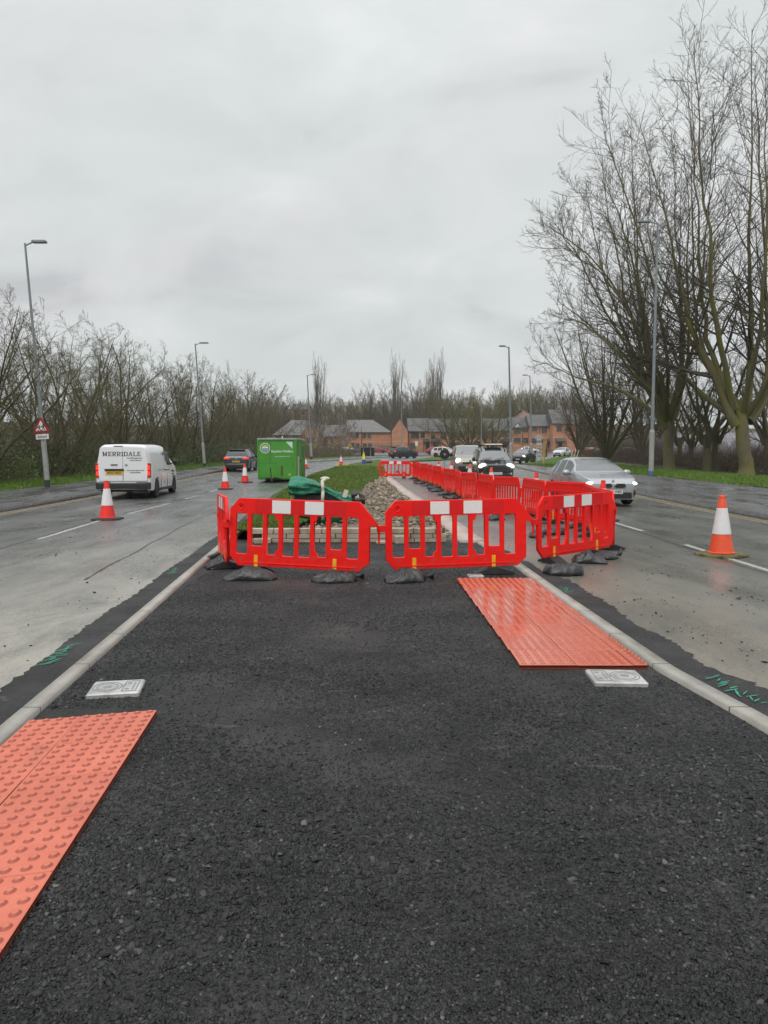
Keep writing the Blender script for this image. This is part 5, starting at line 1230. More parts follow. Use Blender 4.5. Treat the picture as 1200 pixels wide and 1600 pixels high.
vehicle('beige_van', 'beige grey van with one lit headlight showing, behind the black van', 'van', van_spec(4.9, 1.95, 1.98, .34, hood=1.22), (5.55, 47.6, H(45.5) - .012), R_(-2), dict(paint=p_beige), front=beige_front)
# --- dark SUV seen from behind
S_s = dict(L=4.45, W=1.84, zlow=.27, wheels=[(.88, .35), (3.55, .35)], ws=(1.25, 2.0), rw=(4.02, 4.36), win=[(1.6, 2.42), (2.5, 3.25), (3.33, 3.95)], mir=(1.55, 1.15, 1.2),
           top=[(0, .78), (.06, .9), (.25, .98), (1.15, 1.08), (1.25, 1.12), (1.65, 1.4), (2.0, 1.58), (2.6, 1.65), (3.6, 1.62), (4.02, 1.56), (4.2, 1.35), (4.36, 1.10), (4.42, 1.0), (4.45, .85)],
           belt=[(0, .75), (.06, .86), (.25, .93), (1.25, 1.04), (2.5, 1.06), (4.0, 1.10), (4.36, 1.06), (4.45, .83)],
           hw=[(0, .72), (.05, .8), (.15, .9), (.4, .97), (.9, 1), (3.7, 1), (4.2, .97), (4.4, .91), (4.45, .85)], roof=[(0, .92), (1.2, .88), (2.0, .76), (3.8, .74), (4.45, .82)], handles=[(2.3, .98), (3.15, 1.0)], seams=[2.46, 1.45])
p_navy = paint('navy_paint', (.025, .035, .05), .3, .3)
def suv_rear(t, y, W, txt='YK19 OVB'):
    for sx in (-1, 1): MB().cbox((sx * .68, y - .05, .98), (.38, .12, .13), .02).build('tail_light', m_tail, t); MB().box((sx * .6, y + .0, .40), (.16, .06, .07)).build('exhaust', m_chrome, t)
    MB().box((0, y + .0, .42), (1.45, .10, .20)).build('rear_bumper', m_blackp, t, bevel=.02); MB().box((0, y + .04, .56), (1.25, .03, .04)).build('bumper_strip', m_chrome, t)
    plate(t, y, 0, .74, txt, m_ply, .54, .12, True, .0)
    MB().lathe([(.05, .0), (.05, .02), (0, .025)], 14, (0, y - .02, .93), axis='y').build('badge', m_chrome, t)
    MB().box((0, y - .44, 1.585), (1.2, .22, .03)).build('spoiler', m_blackp, t)
    for sx in (-1, 1): MB().box((sx * .62, y - 1.9, 1.665), (.04, 1.8, .04)).build('roof_rail', m_chrome, t)
vehicle('dark_suv', 'dark blue estate-type car with lit tail lights driving away left of the green cabin', 'car', S_s, ((369 - 600) / FPX * 51.5, 53.6, H(52) - .012), R_(181), dict(paint=p_navy), rear=suv_rear)
# --- cars of the junction and car park, further off
def car_front(t, y, W, lit=True, txt='BV64 JHN'):
    for sx in (-1, 1): headlight(t, y + .14, sx * .66, .74, .19, .085, lit, sx * .15)
    link('grille', shape2d([rrect(-.42, .50, .42, .70, .04)], .02, .004), m_blackp, t, (0, y - .012, 0)); MB().box((0, y, .34), (1.2, .1, .14)).build('lower_intake', m_blackp, t, bevel=.02); plate(t, y - .03, 0, .44, txt, m_plw)
S_s2 = dict(S_s)
def gz(Y): return H(Y) - .028
vehicle('dark_hatchback', 'dark grey hatchback with lit headlights turning at the junction right of the lamp', 'car', dict(S_h, W=1.78), ((817 - 600) / FPX * 76, 76, gz(76)), R_(-28), dict(paint=paint('graphite_paint', (.03, .033, .036), .3)), front=car_front)
vehicle('white_hatchback', 'white car approaching on the side road beyond the right verge', 'car', dict(S_h), ((877 - 600) / FPX * 112, 112, gz(112) + .05), R_(-32), dict(paint=paint('white_car_paint', (.62, .62, .62), .05)), front=lambda t, y, W: car_front(t, y, W, False, 'DL17 RXT'))
vehicle('dark_pickup', 'dark blue four-wheel drive crossing the junction beyond the far barrier', 'car', dict(S_s), ((630.5 - 600) / FPX * 104, 104, gz(104)), R_(128), dict(paint=p_navy), rear=lambda t, y, W: suv_rear(t, y, W, 'MA16 VTC'))
p_red = paint('red_car_paint', (.33, .02, .025), .1); p_dk = paint('black_car_paint', (.018, .02, .024), .2); p_gr = paint('grey_car_paint', (.16, .17, .18), .4)
far = [('parked_car', 'black car parked before the left brick houses, left of the birch tree', 513, 165, 95, p_dk, S_s), ('parked_car', 'dark grey car parked to the right of the birch tree', 547, 165, 88, p_gr, S_h), ('parked_car', 'red car half hidden behind the black sign back', 590, 166, 92, p_red, S_h),
       ('parked_car', 'white and red car partly hidden behind the beige van', 697, 108, 60, paint('white_red_paint', (.6, .5, .5), 0), S_s), ('parked_car', 'dark red car beyond the junction left of the beige van', 683, 140, 70, p_red, S_h),
       ('parked_car', 'red car parked behind the leaning stakes at the right', 913, 128, 80, p_red, S_h), ('parked_car', 'deep red car parked right of another red car by the multi-stemmed tree', 929, 128, 80, p_red, S_h), ('parked_car', 'pale grey car parked by the trunk of the multi-stemmed tree', 947, 124, 70, p_silver, S_h),
       ('parked_car', 'white car parked in front of the right terrace behind the dark hatchback', 826, 158, 85, p_white, S_h), ('parked_car', 'pale car glimpsed between the big right-hand trees', 985, 118, 60, p_silver, S_h)]
for nme, lab, px, Y, rz, pm_, sp_ in far:
    vehicle(nme, lab, 'car', sp_, ((px - 600) / FPX * Y, Y, H(Y) - .02), R_(rz), dict(paint=pm_), group='cars parked around the junction', front=lambda t, y, W: car_front(t, y, W, False), rear=lambda t, y, W: suv_rear(t, y, W) if 0 else None)
# ================================================================== HOUSES
def mat_brick(name, a, b):
    M = Mat(name); p = M.pos(); t = M.n('ShaderNodeTexBrick'); t.inputs['Scale'].default_value = 1.0
    t.inputs['Brick Width'].default_value = .24; t.inputs['Row Height'].default_value = .085; t.inputs['Mortar Size'].default_value = .010
    t.inputs['Color1'].default_value = (*a, 1); t.inputs['Color2'].default_value = (*b, 1); t.inputs['Mortar'].default_value = (.30, .23, .17, 1)
    sx = M.n('ShaderNodeSeparateXYZ'); M.link(p, sx.inputs[0]); cb = M.n('ShaderNodeCombineXYZ'); M.link(M.math('ADD', sx.outputs[0], sx.outputs[1]), cb.inputs[0]); M.link(sx.outputs[2], cb.inputs[1])
    M.link(cb.outputs[0], t.inputs['Vector']); M.set(color=M.mix(t.outputs['Color'], M.ramp(M.noise(p, .7, 5), [(.3, .8), (.7, 1.15)]), 1, 'MULTIPLY'), rough=.85); return M.m
def mat_roof(name, a, b):
    M = Mat(name); p = M.pos(); sx = M.n('ShaderNodeSeparateXYZ'); M.link(p, sx.inputs[0])
    f = M.math('FRACT', M.math('DIVIDE', sx.outputs[2], .17)); c = M.ramp(M.noise(p, .9, 6, .65), [(.3, a), (.7, b)])
    c = M.mix(c, (.02, .02, .022), M.math('MULTIPLY', M.math('LESS_THAN', f, .16), .6)); M.set(color=c, rough=.5); M.bump(f, .5, .02); return M.m
m_brick = mat_brick('orange_brick', (.56, .235, .12), (.45, .18, .09)); m_brick2 = mat_brick('buff_red_brick', (.54, .23, .125), (.44, .17, .09)); m_band = simple('buff_band', (.55, .33, .16), .8, .1, 4)
m_slate = mat_roof('slate_roof', (.055, .053, .052), (.095, .09, .088)); m_slate_g = mat_roof('slate_roof_pale', (.105, .102, .10), (.16, .155, .15)); m_rtile = mat_roof('red_tile_roof', (.16, .075, .06), (.22, .11, .085))
m_frame = simple('window_frame_dark', (.03, .022, .018), .5, 0); m_frame_w = simple('window_frame_white', (.6, .6, .58), .5, 0); m_pane = simple('window_pane', (.03, .035, .04), .05, 0, spec=.8); m_gut = simple('gutter_black', (.02, .02, .02), .5, 0); m_door = simple('door_dark', (.07, .03, .025), .5)
def house(name, label, px0, px1, Y, depth, eave_px, ridge_px, wallm, roofm, wins=(), hip=(0, 0), gable=False, doors=(), band=True, base_px=704, group='brick terraced houses across the junction'):
    """front wall in the plane y=Y between two photo columns; ridge parallel to the front, or gable end facing it"""
    k = Y / FPX; x0 = (px0 - 600) * k; x1 = (px1 - 600) * k; xc = (x0 + x1) / 2; z0 = AT(600, base_px, Y).z - .6; ze = AT(600, eave_px, Y).z - z0; zr = AT(600, ridge_px, Y + (0 if gable else depth / 2)).z - z0; W = x1 - x0
    t = empty(name, (xc, Y, z0), 0, label, 'house', group); h = W / 2
    if gable:
        b = MB(); b.prism([(-h, 0), (h, 0), (h, ze), (0, zr), (-h, ze)], 0, depth); b.build('wall', wallm, t)
        b = MB(); s = .35; L = math.hypot(h, zr - ze); a = math.atan2(zr - ze, h)
        for sg in (-1, 1): b.box((sg * (h / 2 + .12), depth / 2, (ze + zr) / 2 + .02), (L + .5, depth + .3, .14), ry=sg * a)
        rf = b.build('roof', roofm, t)
    else:
        MB().box((0, depth / 2, ze / 2), (W, depth, ze)).build('wall', wallm, t)
        o = .35; l, r = -h - (.2 if not hip[0] else o), h + (.2 if not hip[1] else o); hl = depth * .55 if hip[0] else 0; hr = depth * .55 if hip[1] else 0
        V = [(l, -o, ze), (r, -o, ze), (r, depth + o, ze), (l, depth + o, ze), (l + hl, depth / 2, zr), (r - hr, depth / 2, zr)]
        b = MB(); b.add(V, [(0, 1, 5, 4), (2, 3, 4, 5), (1, 2, 5), (3, 0, 4), (3, 2, 1, 0)]); rf = b.build('roof', roofm, t)
        MB().box((0, -o - .06, ze - .05), (W + .6, .12, .12)).build('gutter', m_gut, t)
    if band:
        for zz in (ze * .54, ze * .28): MB().box((0, -.012, zz), (W * .998, .03, .20)).build('brick_band', m_band, t)
    for wx, wz, ww, wh in wins:
        xx_ = (wx - 600) * k - xc; zz_ = AT(600, wz, Y).z - z0; f = MB(); fw = .09
        for d, s in (((0, wh / 2), (ww + fw, fw)), ((0, -wh / 2), (ww + fw, fw)), ((ww / 2, 0), (fw, wh - fw)), ((-ww / 2, 0), (fw, wh - fw)), ((0, 0), (fw * .8, wh - fw))): f.box((xx_ + d[0], -.03, zz_ + d[1]), (s[0], .10, s[1]))
        fo = f.build('window', m_frame, t); MB().box((xx_, -.012, zz_), (ww, .05, wh)).build('pane', m_pane, fo); MB().box((xx_, -.06, zz_ - wh / 2 - .10), (ww + .3, .16, .09)).build('sill', m_band, fo)
    for dx in doors:
        xx_ = (dx - 600) * k - xc; d = MB(); d.box((xx_, -.03, 1.6), (1.0, .10, 2.1)); d.build('door', m_door, t)
        p_ = MB(); p_.add([(xx_ - 1.3, -1.5, 2.95), (xx_ + 1.3, -1.5, 2.95), (xx_ + 1.3, 0, 3.75), (xx_ - 1.3, 0, 3.75), (xx_ - 1.3, 0, 2.95), (xx_ + 1.3, 0, 2.95)], [(0, 1, 2, 3), (1, 5, 2), (0, 3, 4), (0, 4, 5, 1)]); p_.build('porch_roof', m_slate, t)
        for sx in (-1.2, 1.2): MB().box((xx_ + sx, -1.4, 1.45), (.12, .12, 3.0)).build('porch_post', m_gut, t)
    return t
BR = house
BR('terraced_house', 'grey-roofed orange brick house block directly behind the green cabin', 428, 480, 200, 9, 680, 656.5, m_brick2, m_slate_g, [(434, 685, 1.2, 1.3), (446, 685, 1.6, 1.3), (462, 685, 1.3, 1.3), (478, 685, 1.3, 1.3), (436, 697, 1.2, 1.3), (460, 697, 1.3, 1.3)], (1, 0))
BR('terraced_house', 'orange brick house half hidden behind the birch stems', 500, 541, 206, 9, 682, 664, m_brick, m_slate_g, [(509, 688, 1.0, 1.3), (520, 688, 1.0, 1.3), (532, 697, 1.0, 1.3), (508, 697, 1.1, 1.3)])
BR('terraced_house', 'narrow brick gable between the two left blocks, behind the birches', 474, 500, 197, 12, 677, 660, m_brick, m_slate, [(482, 688, 1.0, 1.4), (491, 688, 1.0, 1.4)], gable=True)
BR('terraced_house', 'long brick house with pale roof hipped at its right end, left of the plain gable', 541, 611, 196, 10, 675.5, 656, m_brick, m_slate_g, [(551, 680, .9, 1.5), (558, 680, .9, 1.5), (569, 680, .9, 1.5), (577, 680, .9, 1.5), (551, 696, .9, 1.3), (559, 697, .9, 1.3), (570, 697, .9, 1.3), (578, 697, .9, 1.3)], (0, 1))
BR('terraced_house', 'plain orange brick gable end of the row facing the road', 612, 637, 188, 16, 673, 655, m_brick, m_slate, [], gable=True, base_px=705)
BR('terraced_house', 'brick house with dark roof right of the plain gable, ivy dark at its porch', 638, 671, 192, 9, 674, 653.5, m_brick2, m_slate, [(648, 680.5, 2.1, 1.6), (660, 680, 1.1, 1.4), (645, 697, 1.3, 1.4)], doors=(668,))
BR('terraced_house', 'long orange brick house behind the spreading tree and the beige van', 671.5, 727, 190, 9, 674.5, 654, m_brick, m_slate, [(692, 682, 1.4, 1.5), (707, 678.5, 1.7, 1.3), (676, 682, .9, 1.2), (720, 681, 1.2, 1.3), (708, 695, 1.6, 1.2)], doors=(680,))
BR('terraced_house', 'brick house with a dark porch behind the slim lamp, left of the small white gablet', 727.5, 797, 190, 9, 673, 654, m_brick, m_slate, [(749, 676, 1.6, 1.5), (738, 677, 1.2, 1.3), (771, 678, 1.3, 1.3), (788, 678, 1.3, 1.3), (745, 694, 1.6, 1.2)], doors=(787,))
BR('terraced_house', 'brick house with a small white gablet behind the dark hatchback', 797.5, 826, 188, 9, 669, 652, m_brick, m_slate, [(807, 673, 1.7, 1.6), (819, 671, 1.2, 1.3), (807, 688, 1.7, 1.2), (820, 688, 1.7, 1.2)])
BR('terraced_house', 'brick house with deep slate roof behind the round speed sign', 826.5, 862, 186, 9, 666, 648, m_brick, m_slate, [(834, 669.5, 1.2, 1.4), (849, 672, 1.2, 1.5), (834, 689, 1.6, 1.2), (848, 690, 1.3, 1.2)], doors=(856,))
BR('terraced_house', 'brick house stepped up at the right end of the row, partly behind bare branches', 862.5, 905, 182, 10, 662, 640, m_brick, m_slate, [(872, 670, 1.2, 1.4), (886, 670, 1.2, 1.4)], doors=(874,))
BR('house', 'red-tiled house on the rise above the slate terrace at the right', 800, 838, 228, 9, 655, 641, m_brick2, m_rtile, [(810, 658, 1.3, 1.3)], (1, 1), base_px=690, group='houses on the wooded rise')
BR('house', 'white gabled house high on the rise at the far right', 862, 878, 260, 8, 640, 628, simple('white_render', (.62, .62, .60), .7), m_rtile, [(870, 642, 1.2, 1.3)], gable=True, band=False, base_px=668, group='houses on the wooded rise')
BR('house', 'tall red brick house among the trees above the green cabin', 457, 481, 250, 9, 640, 631, m_brick2, m_slate, [(463, 645, 1.2, 1.6), (474, 645, 1.2, 1.6), (463, 654, 1.2, 1.6), (474, 654, 1.2, 1.6)], band=False, base_px=680, group='houses on the wooded rise')
# white gablet and bay on its house
Y = 187.6; t = bpy.data.objects['terraced_house.008']; k = 188 / FPX
xc = (807 - 600) * k - t.location.x; zt_ = AT(600, 666, 188).z - t.location.z
b = MB(); b.prism([(xc - .9, zt_ - .3), (xc + .9, zt_ - .3), (xc, zt_ + .75)], -.45, -.38); b.build('gablet', m_frame_w, t)
b = MB(); 
for sg in (-1, 1): b.box((xc + sg * .55, .3, zt_ + .28), (1.5, 1.8, .10), ry=sg * .86)
b.build('gablet_roof', m_slate, t)
# drainpipes
for hn, px in (('terraced_house.003', 565), ('terraced_house.003', 546), ('terraced_house.006', 684), ('terraced_house.006', 714), ('terraced_house.007', 756), ('terraced_house.008', 815), ('terraced_house.009', 842)):
    t = bpy.data.objects[hn]; k = t.location.y / FPX; MB().cyl(((px - 600) * k - t.location.x, -.10, .3), ((px - 600) * k - t.location.x, -.10, 7.0), .07, n=6).build('drainpipe', m_gut, t)
# low pale-slate sheds beyond the trees on the right (seen as pale slivers through the branches)
m_shed = mat_brick('shed_brick', (.30, .20, .18), (.24, .16, .15))
def shed(x, y, W, D, ze, zr, rz, label):
    t = empty('long_shed', (x, y, -1.6), R_(rz), label, 'shed', 'long low sheds behind the right-hand trees')
    MB().box((0, D / 2, ze / 2), (W, D, ze)).build('wall', m_shed, t)
    b = MB(); b.add([(-W / 2 - .3, -.4, ze), (W / 2 + .3, -.4, ze), (W / 2 + .3, D + .4, ze), (-W / 2 - .3, D + .4, ze), (-W / 2 - .3, D / 2, zr), (W / 2 + .3, D / 2, zr)], [(0, 1, 5, 4), (2, 3, 4, 5), (1, 2, 5), (3, 0, 4), (3, 2, 1, 0)]); b.build('roof', mat_roof('shed_roof', (.13, .125, .135), (.25, .24, .26)) if 'shed_roof' not in bpy.data.materials else bpy.data.materials['shed_roof'], t)
    b = MB()
    for i in range(int(W / 5)): b.box((-W / 2 + 3 + i * 5, -.02, ze * .55), (2.2, .08, 1.2))
    b.build('window_band', m_pane, t)
shed(56, 80, 44, 12, 2.6, 6.2, -8, 'long low shed with pale wet roof seen through the trees at the right edge')
# ================================================================== TREES
def nrm(a): return a / np.maximum(np.linalg.norm(a, axis=-1, keepdims=True), 1e-9)
def tubes(groups, sides):
    """groups: list of (P (n,k,3), R (n,k)), one side count each -> V, F"""
    VS, FS, n0 = [], [], 0
    for (P, R), s in zip(groups, sides):
        n, k, _ = P.shape
        T = np.empty_like(P); T[:, 1:-1] = P[:, 2:] - P[:, :-2]; T[:, 0] = P[:, 1] - P[:, 0]; T[:, -1] = P[:, -1] - P[:, -2]; T = nrm(T)
        ref = np.where(np.abs(T[:, :1, 2:3]) > .9, np.array([1., 0, 0]), np.array([0, 0, 1.])); ref = np.broadcast_to(ref, T.shape)
        U = nrm(np.cross(T, ref)); W_ = np.cross(T, U); a = np.arange(s) * 2 * np.pi / s
        V = P[:, :, None] + R[:, :, None, None] * (U[:, :, None] * np.cos(a)[:, None] + W_[:, :, None] * np.sin(a)[:, None])
        id_ = (np.arange(n * k * s) + n0).reshape(n, k, s); nx_ = np.roll(id_, -1, 2)
        F = np.stack([id_[:, :-1], nx_[:, :-1], nx_[:, 1:], id_[:, 1:]], -1).reshape(-1, 4)
        VS.append(V.reshape(-1, 3)); FS.append(F); n0 += n * k * s
    return np.concatenate(VS), np.concatenate(FS)
def polyline(rng, B, D, L, k, wig, trop, r0, r1):
    """grow n wandering shoots: base B, direction D, length L"""
    n = len(B); P = np.empty((n, k, 3)); P[:, 0] = B; d = D.copy(); st = (L / (k - 1))[:, None]
    for i in range(1, k):
        d = nrm(d + rng.normal(0, wig, (n, 3)) + np.array([0, 0, trop])); P[:, i] = P[:, i - 1] + d * st
    t = np.linspace(0, 1, k)[None]; return P, r0[:, None] * (1 - t) + r1[:, None] * t
def spawn(rng, P, R, m, t0, ratio, ang, k, wig, trop, rr, rtip, rmin, t1=1.0, taper=.55, plen=None):
    n, kp, _ = P.shape; t = t0 + (t1 - t0) * (np.arange(m)[None] + rng.random((n, m))) / m; f = np.clip(t * (kp - 1), 0, kp - 1.001); i = f.astype(int); f = (f - i)[..., None]
    a_ = np.arange(n)[:, None]; B = P[a_, i] * (1 - f) + P[a_, i + 1] * f; T = nrm(P[a_, i + 1] - P[a_, i]); r = (R[a_, i] * (1 - f[..., 0]) + R[a_, i + 1] * f[..., 0])
    L = np.linalg.norm(np.diff(P, axis=1), axis=-1).sum(1)[:, None] * np.ones((1, m)) * ratio * (1 - taper * t) * rng.uniform(.65, 1.25, (n, m))
    q = nrm(np.cross(T, rng.normal(0, 1, T.shape))); an = np.radians(ang) * rng.uniform(.65, 1.3, (n, m))[..., None]; D = T * np.cos(an) + q * np.sin(an)
    B, D, L, r = B.reshape(-1, 3), D.reshape(-1, 3), L.ravel(), r.ravel(); r0 = np.maximum(r * rr, rmin); return polyline(rng, B, D, L, k, wig, trop, r0, np.maximum(r0 * rtip, rmin * .6))
def resample(pts, k):
    P = np.array(pts, float); t = np.linspace(0, len(P) - 1, k); out_ = np.empty((k, 3))
    # Catmull-Rom through the control points
    for j, u in enumerate(t):
        i = min(int(u), len(P) - 2); f = u - i; p0, p1, p2, p3 = P[max(i - 1, 0)], P[i], P[i + 1], P[min(i + 2, len(P) - 1)]
        out_[j] = .5 * ((2 * p1) + (-p0 + p2) * f + (2 * p0 - 5 * p1 + 4 * p2 - p3) * f * f + (-p0 + 3 * p1 - 3 * p2 + p3) * f ** 3)
    return out_
def mat_bark(name, a, b, moss, mk):
    M = Mat(name); p = M.pos(); n1 = M.noise(M.mapping(p, (6, 6, 1.2)), 2.2, 6, .7); c = M.ramp(n1, [(.3, a), (.7, b)])
    mm = M.noise(M.mapping(p, (1, 1, .45)), 1.1, 5, .65); M.set(color=M.mix(c, moss, M.ramp(mm, [(.5 - mk * .2, 0), (.72 - mk * .15, .9)])), rough=.85, spec=.2); M.bump(n1, .9, .05); return M.m
m_barkR = mat_bark('lime_bark_mossy', (.085, .072, .052), (.19, .16, .115), (.15, .145, .035), .68); m_twigR = mat_bark('twig_brown', (.055, .046, .036), (.11, .092, .07), (.09, .095, .035), .1)
m_barkL = mat_bark('thicket_bark', (.055, .046, .03), (.12, .10, .065), (.085, .088, .025), .5); m_twigL = mat_bark('thicket_twig', (.095, .080, .052), (.18, .15, .10), (.13, .125, .05), .3)
m_twigB = mat_bark('red_brown_twig', (.055, .036, .03), (.11, .072, .06), (.08, .07, .035), .1)
m_twigF = mat_bark('far_twig', (.085, .065, .048), (.14, .11, .082), (.12, .11, .05), .3); m_twigY = mat_bark('budding_twig', (.12, .115, .035), (.20, .19, .06), (.16, .17, .04), .4); m_twigP = mat_bark('birch_twig', (.11, .075, .06), (.17, .125, .105), (.12, .1, .06), .0); m_barkP = simple('birch_bark', (.38, .35, .30), .7, .5, 5)
def tree_obj(name, label, cat, loc, trunk, crown, m1, m2, group=None):
    t = empty(name, loc, 0, label, cat, group); link('trunk', trunk, m1, t); link('crown', crown, m2, t); return t
# ---------- the two big limes on the right, limbs traced one by one in depth
def big_tree(label, base_px, Yb, forks, limbs, seed, name='lime_tree', rb=.62, dens=1.0, zoff=.12, twig=.0085):
    rng = np.random.default_rng(seed); x0 = (base_px[0] - 600) / FPX * Yb; base = np.array([x0, Yb, H(Yb) + zoff - .1])
    tops = []; W = lambda q: np.array(AT(q[0], q[1], Yb)) + np.array([q[2] * q[0] * 0, q[2], 0]) if len(q) > 2 else np.array(AT(q[0], q[1], Yb))
    def world(q):
        v = np.array(AT(q[0], q[1], Yb)); 
        if len(q) > 2: v[1] += q[2]
        return v - base
    g_tr = []; s_tr = []; tr = resample([(0, 0, -.1), (0, 0, .6)] + [world(q) for q in forks], 14); t_ = np.linspace(0, 1, 14)
    rt = rb * (1 + .40 * np.exp(-t_ * 9)) * (1 - .12 * t_) * np.where(t_ > .72, 1 - 2.2 * (t_ - .72), 1); rt = rt * (1 + .05 * np.sin(np.arange(14) * 2.1)); g_tr.append((tr[None], rt[None])); s_tr.append(16)
    Ls = [resample([world(q) for q in lm['p']], 16) for lm in limbs]; P = np.stack(Ls); P[:, 1:-1] += rng.normal(0, .06, P[:, 1:-1].shape); Rr = np.stack([lm['r'] * .72 * (1 - np.linspace(0, 1, 16)) ** 1.35 + .016 for lm in limbs])
    g_tr.append((P, Rr)); s_tr.append(10)
    b1 = spawn(rng, P, Rr, int(16 * dens), .18, .27, 50, 8, .08, .05, .45, .25, .013, taper=.38); b0 = spawn(rng, P, Rr, 3, .25, .40, 38, 10, .06, .08, .36, .2, .018, .85, taper=.4)
    b1b = spawn(rng, *b0, 9, .2, .40, 38, 7, .08, .08, .5, .3, .011)
    b2 = spawn(rng, *b1, 8, .2, .46, 44, 5, .13, .05, .6, .4, twig); b2b = spawn(rng, *b1b, 6, .2, .5, 42, 5, .13, .05, .6, .4, twig)
    b3 = spawn(rng, *b2, 5, .2, .50, 40, 4, .14, .04, .7, .5, twig * .8); b3b = spawn(rng, *b2b, 4, .2, .5, 40, 4, .14, .04, .7, .5, twig * .8); tipt = spawn(rng, P, Rr, 14, .8, .07, 30, 4, .1, .05, .7, .5, twig, taper=.3)
    V, F = tubes(g_tr + [b0], s_tr + [7]); V2, F2 = tubes([b1, b1b, b2, b2b, b3, b3b, tipt], [5, 5, 4, 4, 3, 3, 3])
    return tree_obj(name, label, 'tree', base, np_mesh('trunk', V, F, True), np_mesh('crown', V2, F2, True), m_barkR, m_twigR, 'bare limes on the right verge')
f1 = [(1044, 700), (1046, 672), (1047, 655), (1047, 632)]
l1 = [dict(r=.34, p=[(1042, 668), (1025, 640), (1008, 600), (985, 565), (950, 535), (912, 500), (872, 470)]), dict(r=.30, p=[(1040, 662), (1018, 605, -1), (1000, 560, -2), (985, 510, -3), (962, 450, -4), (935, 385, -5), (905, 330, -6)]),
      dict(r=.33, p=[(1042, 655), (1028, 610, 1), (1020, 560, 1), (1012, 500, 1), (1003, 420, 1), (997, 330, 1), (995, 215, 1)]), dict(r=.30, p=[(1045, 650), (1030, 600, 2), (1010, 540, 3), (990, 470, 4), (978, 400, 5), (965, 310, 6), (952, 245, 6)]),
      dict(r=.30, p=[(1050, 655), (1062, 600), (1065, 540), (1064, 470), (1060, 400), (1055, 320), (1048, 200)]), dict(r=.26, p=[(1052, 655), (1075, 600, 1), (1085, 540, 2), (1092, 480, 3), (1098, 400, 4), (1100, 310, 4), (1102, 240, 4)]),
      dict(r=.2, p=[(1040, 655), (1020, 610, -2), (990, 560, -3), (950, 500, -4), (912, 450, -4), (880, 425, -4), (862, 410, -4)]), dict(r=.2, p=[(1043, 650), (1022, 590, 2), (998, 530, 3), (960, 460, 3), (925, 390, 3), (895, 345, 3), (878, 315, 3)]), dict(r=.2, p=[(1043, 650), (1025, 580, -2), (1005, 500, -3), (985, 420, -3), (960, 340, -3), (935, 275, -3), (925, 235, -3)]), dict(r=.18, p=[(1040, 662), (1010, 625, -2), (970, 595, -3), (930, 555, -4), (895, 528, -4), (866, 520, -5), (850, 525, -5)]),
      dict(r=.22, p=[(1040, 660), (1012, 615, 3), (975, 590, 5), (935, 575, 6), (905, 556, 7), (870, 540, 8)]), dict(r=.2, p=[(1046, 660), (1040, 610, -3), (1030, 550, -5), (1018, 470, -6), (1010, 390, -7), (1004, 300, -7)]), dict(r=.16, p=[(1040, 640), (1010, 580, -2), (960, 500, -3), (910, 440, -4), (862, 400, -4), (840, 385, -4)]), dict(r=.18, p=[(1045, 650), (1020, 570, 1), (1000, 480, 2), (980, 390, 2), (962, 300, 2), (955, 225, 2)]), dict(r=.18, p=[(1047, 650), (1032, 560, 2), (1022, 460, 3), (1018, 360, 3), (1012, 270, 3), (1008, 175, 3)]), dict(r=.16, p=[(1050, 650), (1058, 560, -2), (1066, 460, -3), (1076, 360, -3), (1082, 270, -3), (1086, 190, -3)]),
      dict(r=.2, p=[(1050, 650), (1042, 590, 4), (1038, 500, 5), (1030, 400, 6), (1022, 290, 6), (1015, 200, 6)])]
big_tree('big bare mossy lime tree behind the tall grey lamp, left of the two', (1044, 737), 52.0, f1, l1, 5, rb=.38, dens=1.05)
f2 = [(1163, 710), (1160, 680), (1159, 655), (1160, 622)]
l2 = [dict(r=.42, p=[(1150, 665), (1128, 615), (1105, 565), (1082, 520), (1065, 455), (1050, 380), (1030, 300), (1000, 195)]), dict(r=.28, p=[(1145, 640), (1118, 560, -1), (1090, 480, -2), (1075, 400, -3), (1062, 310, -3), (1048, 215, -4), (1040, 130, -4)]),
      dict(r=.34, p=[(1158, 650), (1140, 590, 1), (1128, 520, 2), (1118, 440, 2), (1112, 350, 2), (1108, 240, 2), (1103, 90, 2)]), dict(r=.36, p=[(1165, 650), (1172, 590), (1173, 520), (1172, 430), (1172, 330), (1174, 200), (1175, 45)]),
      dict(r=.33, p=[(1170, 655), (1195, 600), (1202, 520), (1195, 420), (1190, 310), (1185, 190), (1180, 100)]), dict(r=.3, p=[(1172, 660), (1220, 600, 1), (1250, 520, 2), (1262, 430, 3), (1265, 330, 3), (1260, 200, 3)]), dict(r=.26, p=[(1150, 655), (1120, 600, 3), (1085, 560, 4), (1055, 540, 5), (1020, 500, 6), (985, 440, 7)]),
      dict(r=.24, p=[(1160, 650), (1150, 580, -2), (1140, 500, -4), (1130, 400, -5), (1125, 290, -5), (1130, 160, -5)]), dict(r=.24, p=[(1166, 650), (1185, 560, -3), (1210, 470, -4), (1220, 370, -5), (1215, 250, -5), (1212, 120, -5)]), dict(r=.2, p=[(1155, 640), (1135, 540, 4), (1095, 430, 5), (1075, 340, 6), (1070, 250, 6), (1072, 140, 6)]), dict(r=.2, p=[(1165, 640), (1160, 540, 5), (1150, 430, 6), (1148, 320, 6), (1150, 210, 6), (1142, 110, 6)])]
big_tree('big bare mossy lime tree at the right edge, right of the two', (1165, 744), 45.5, f2, l2, 9, rb=.43, dens=1.15)
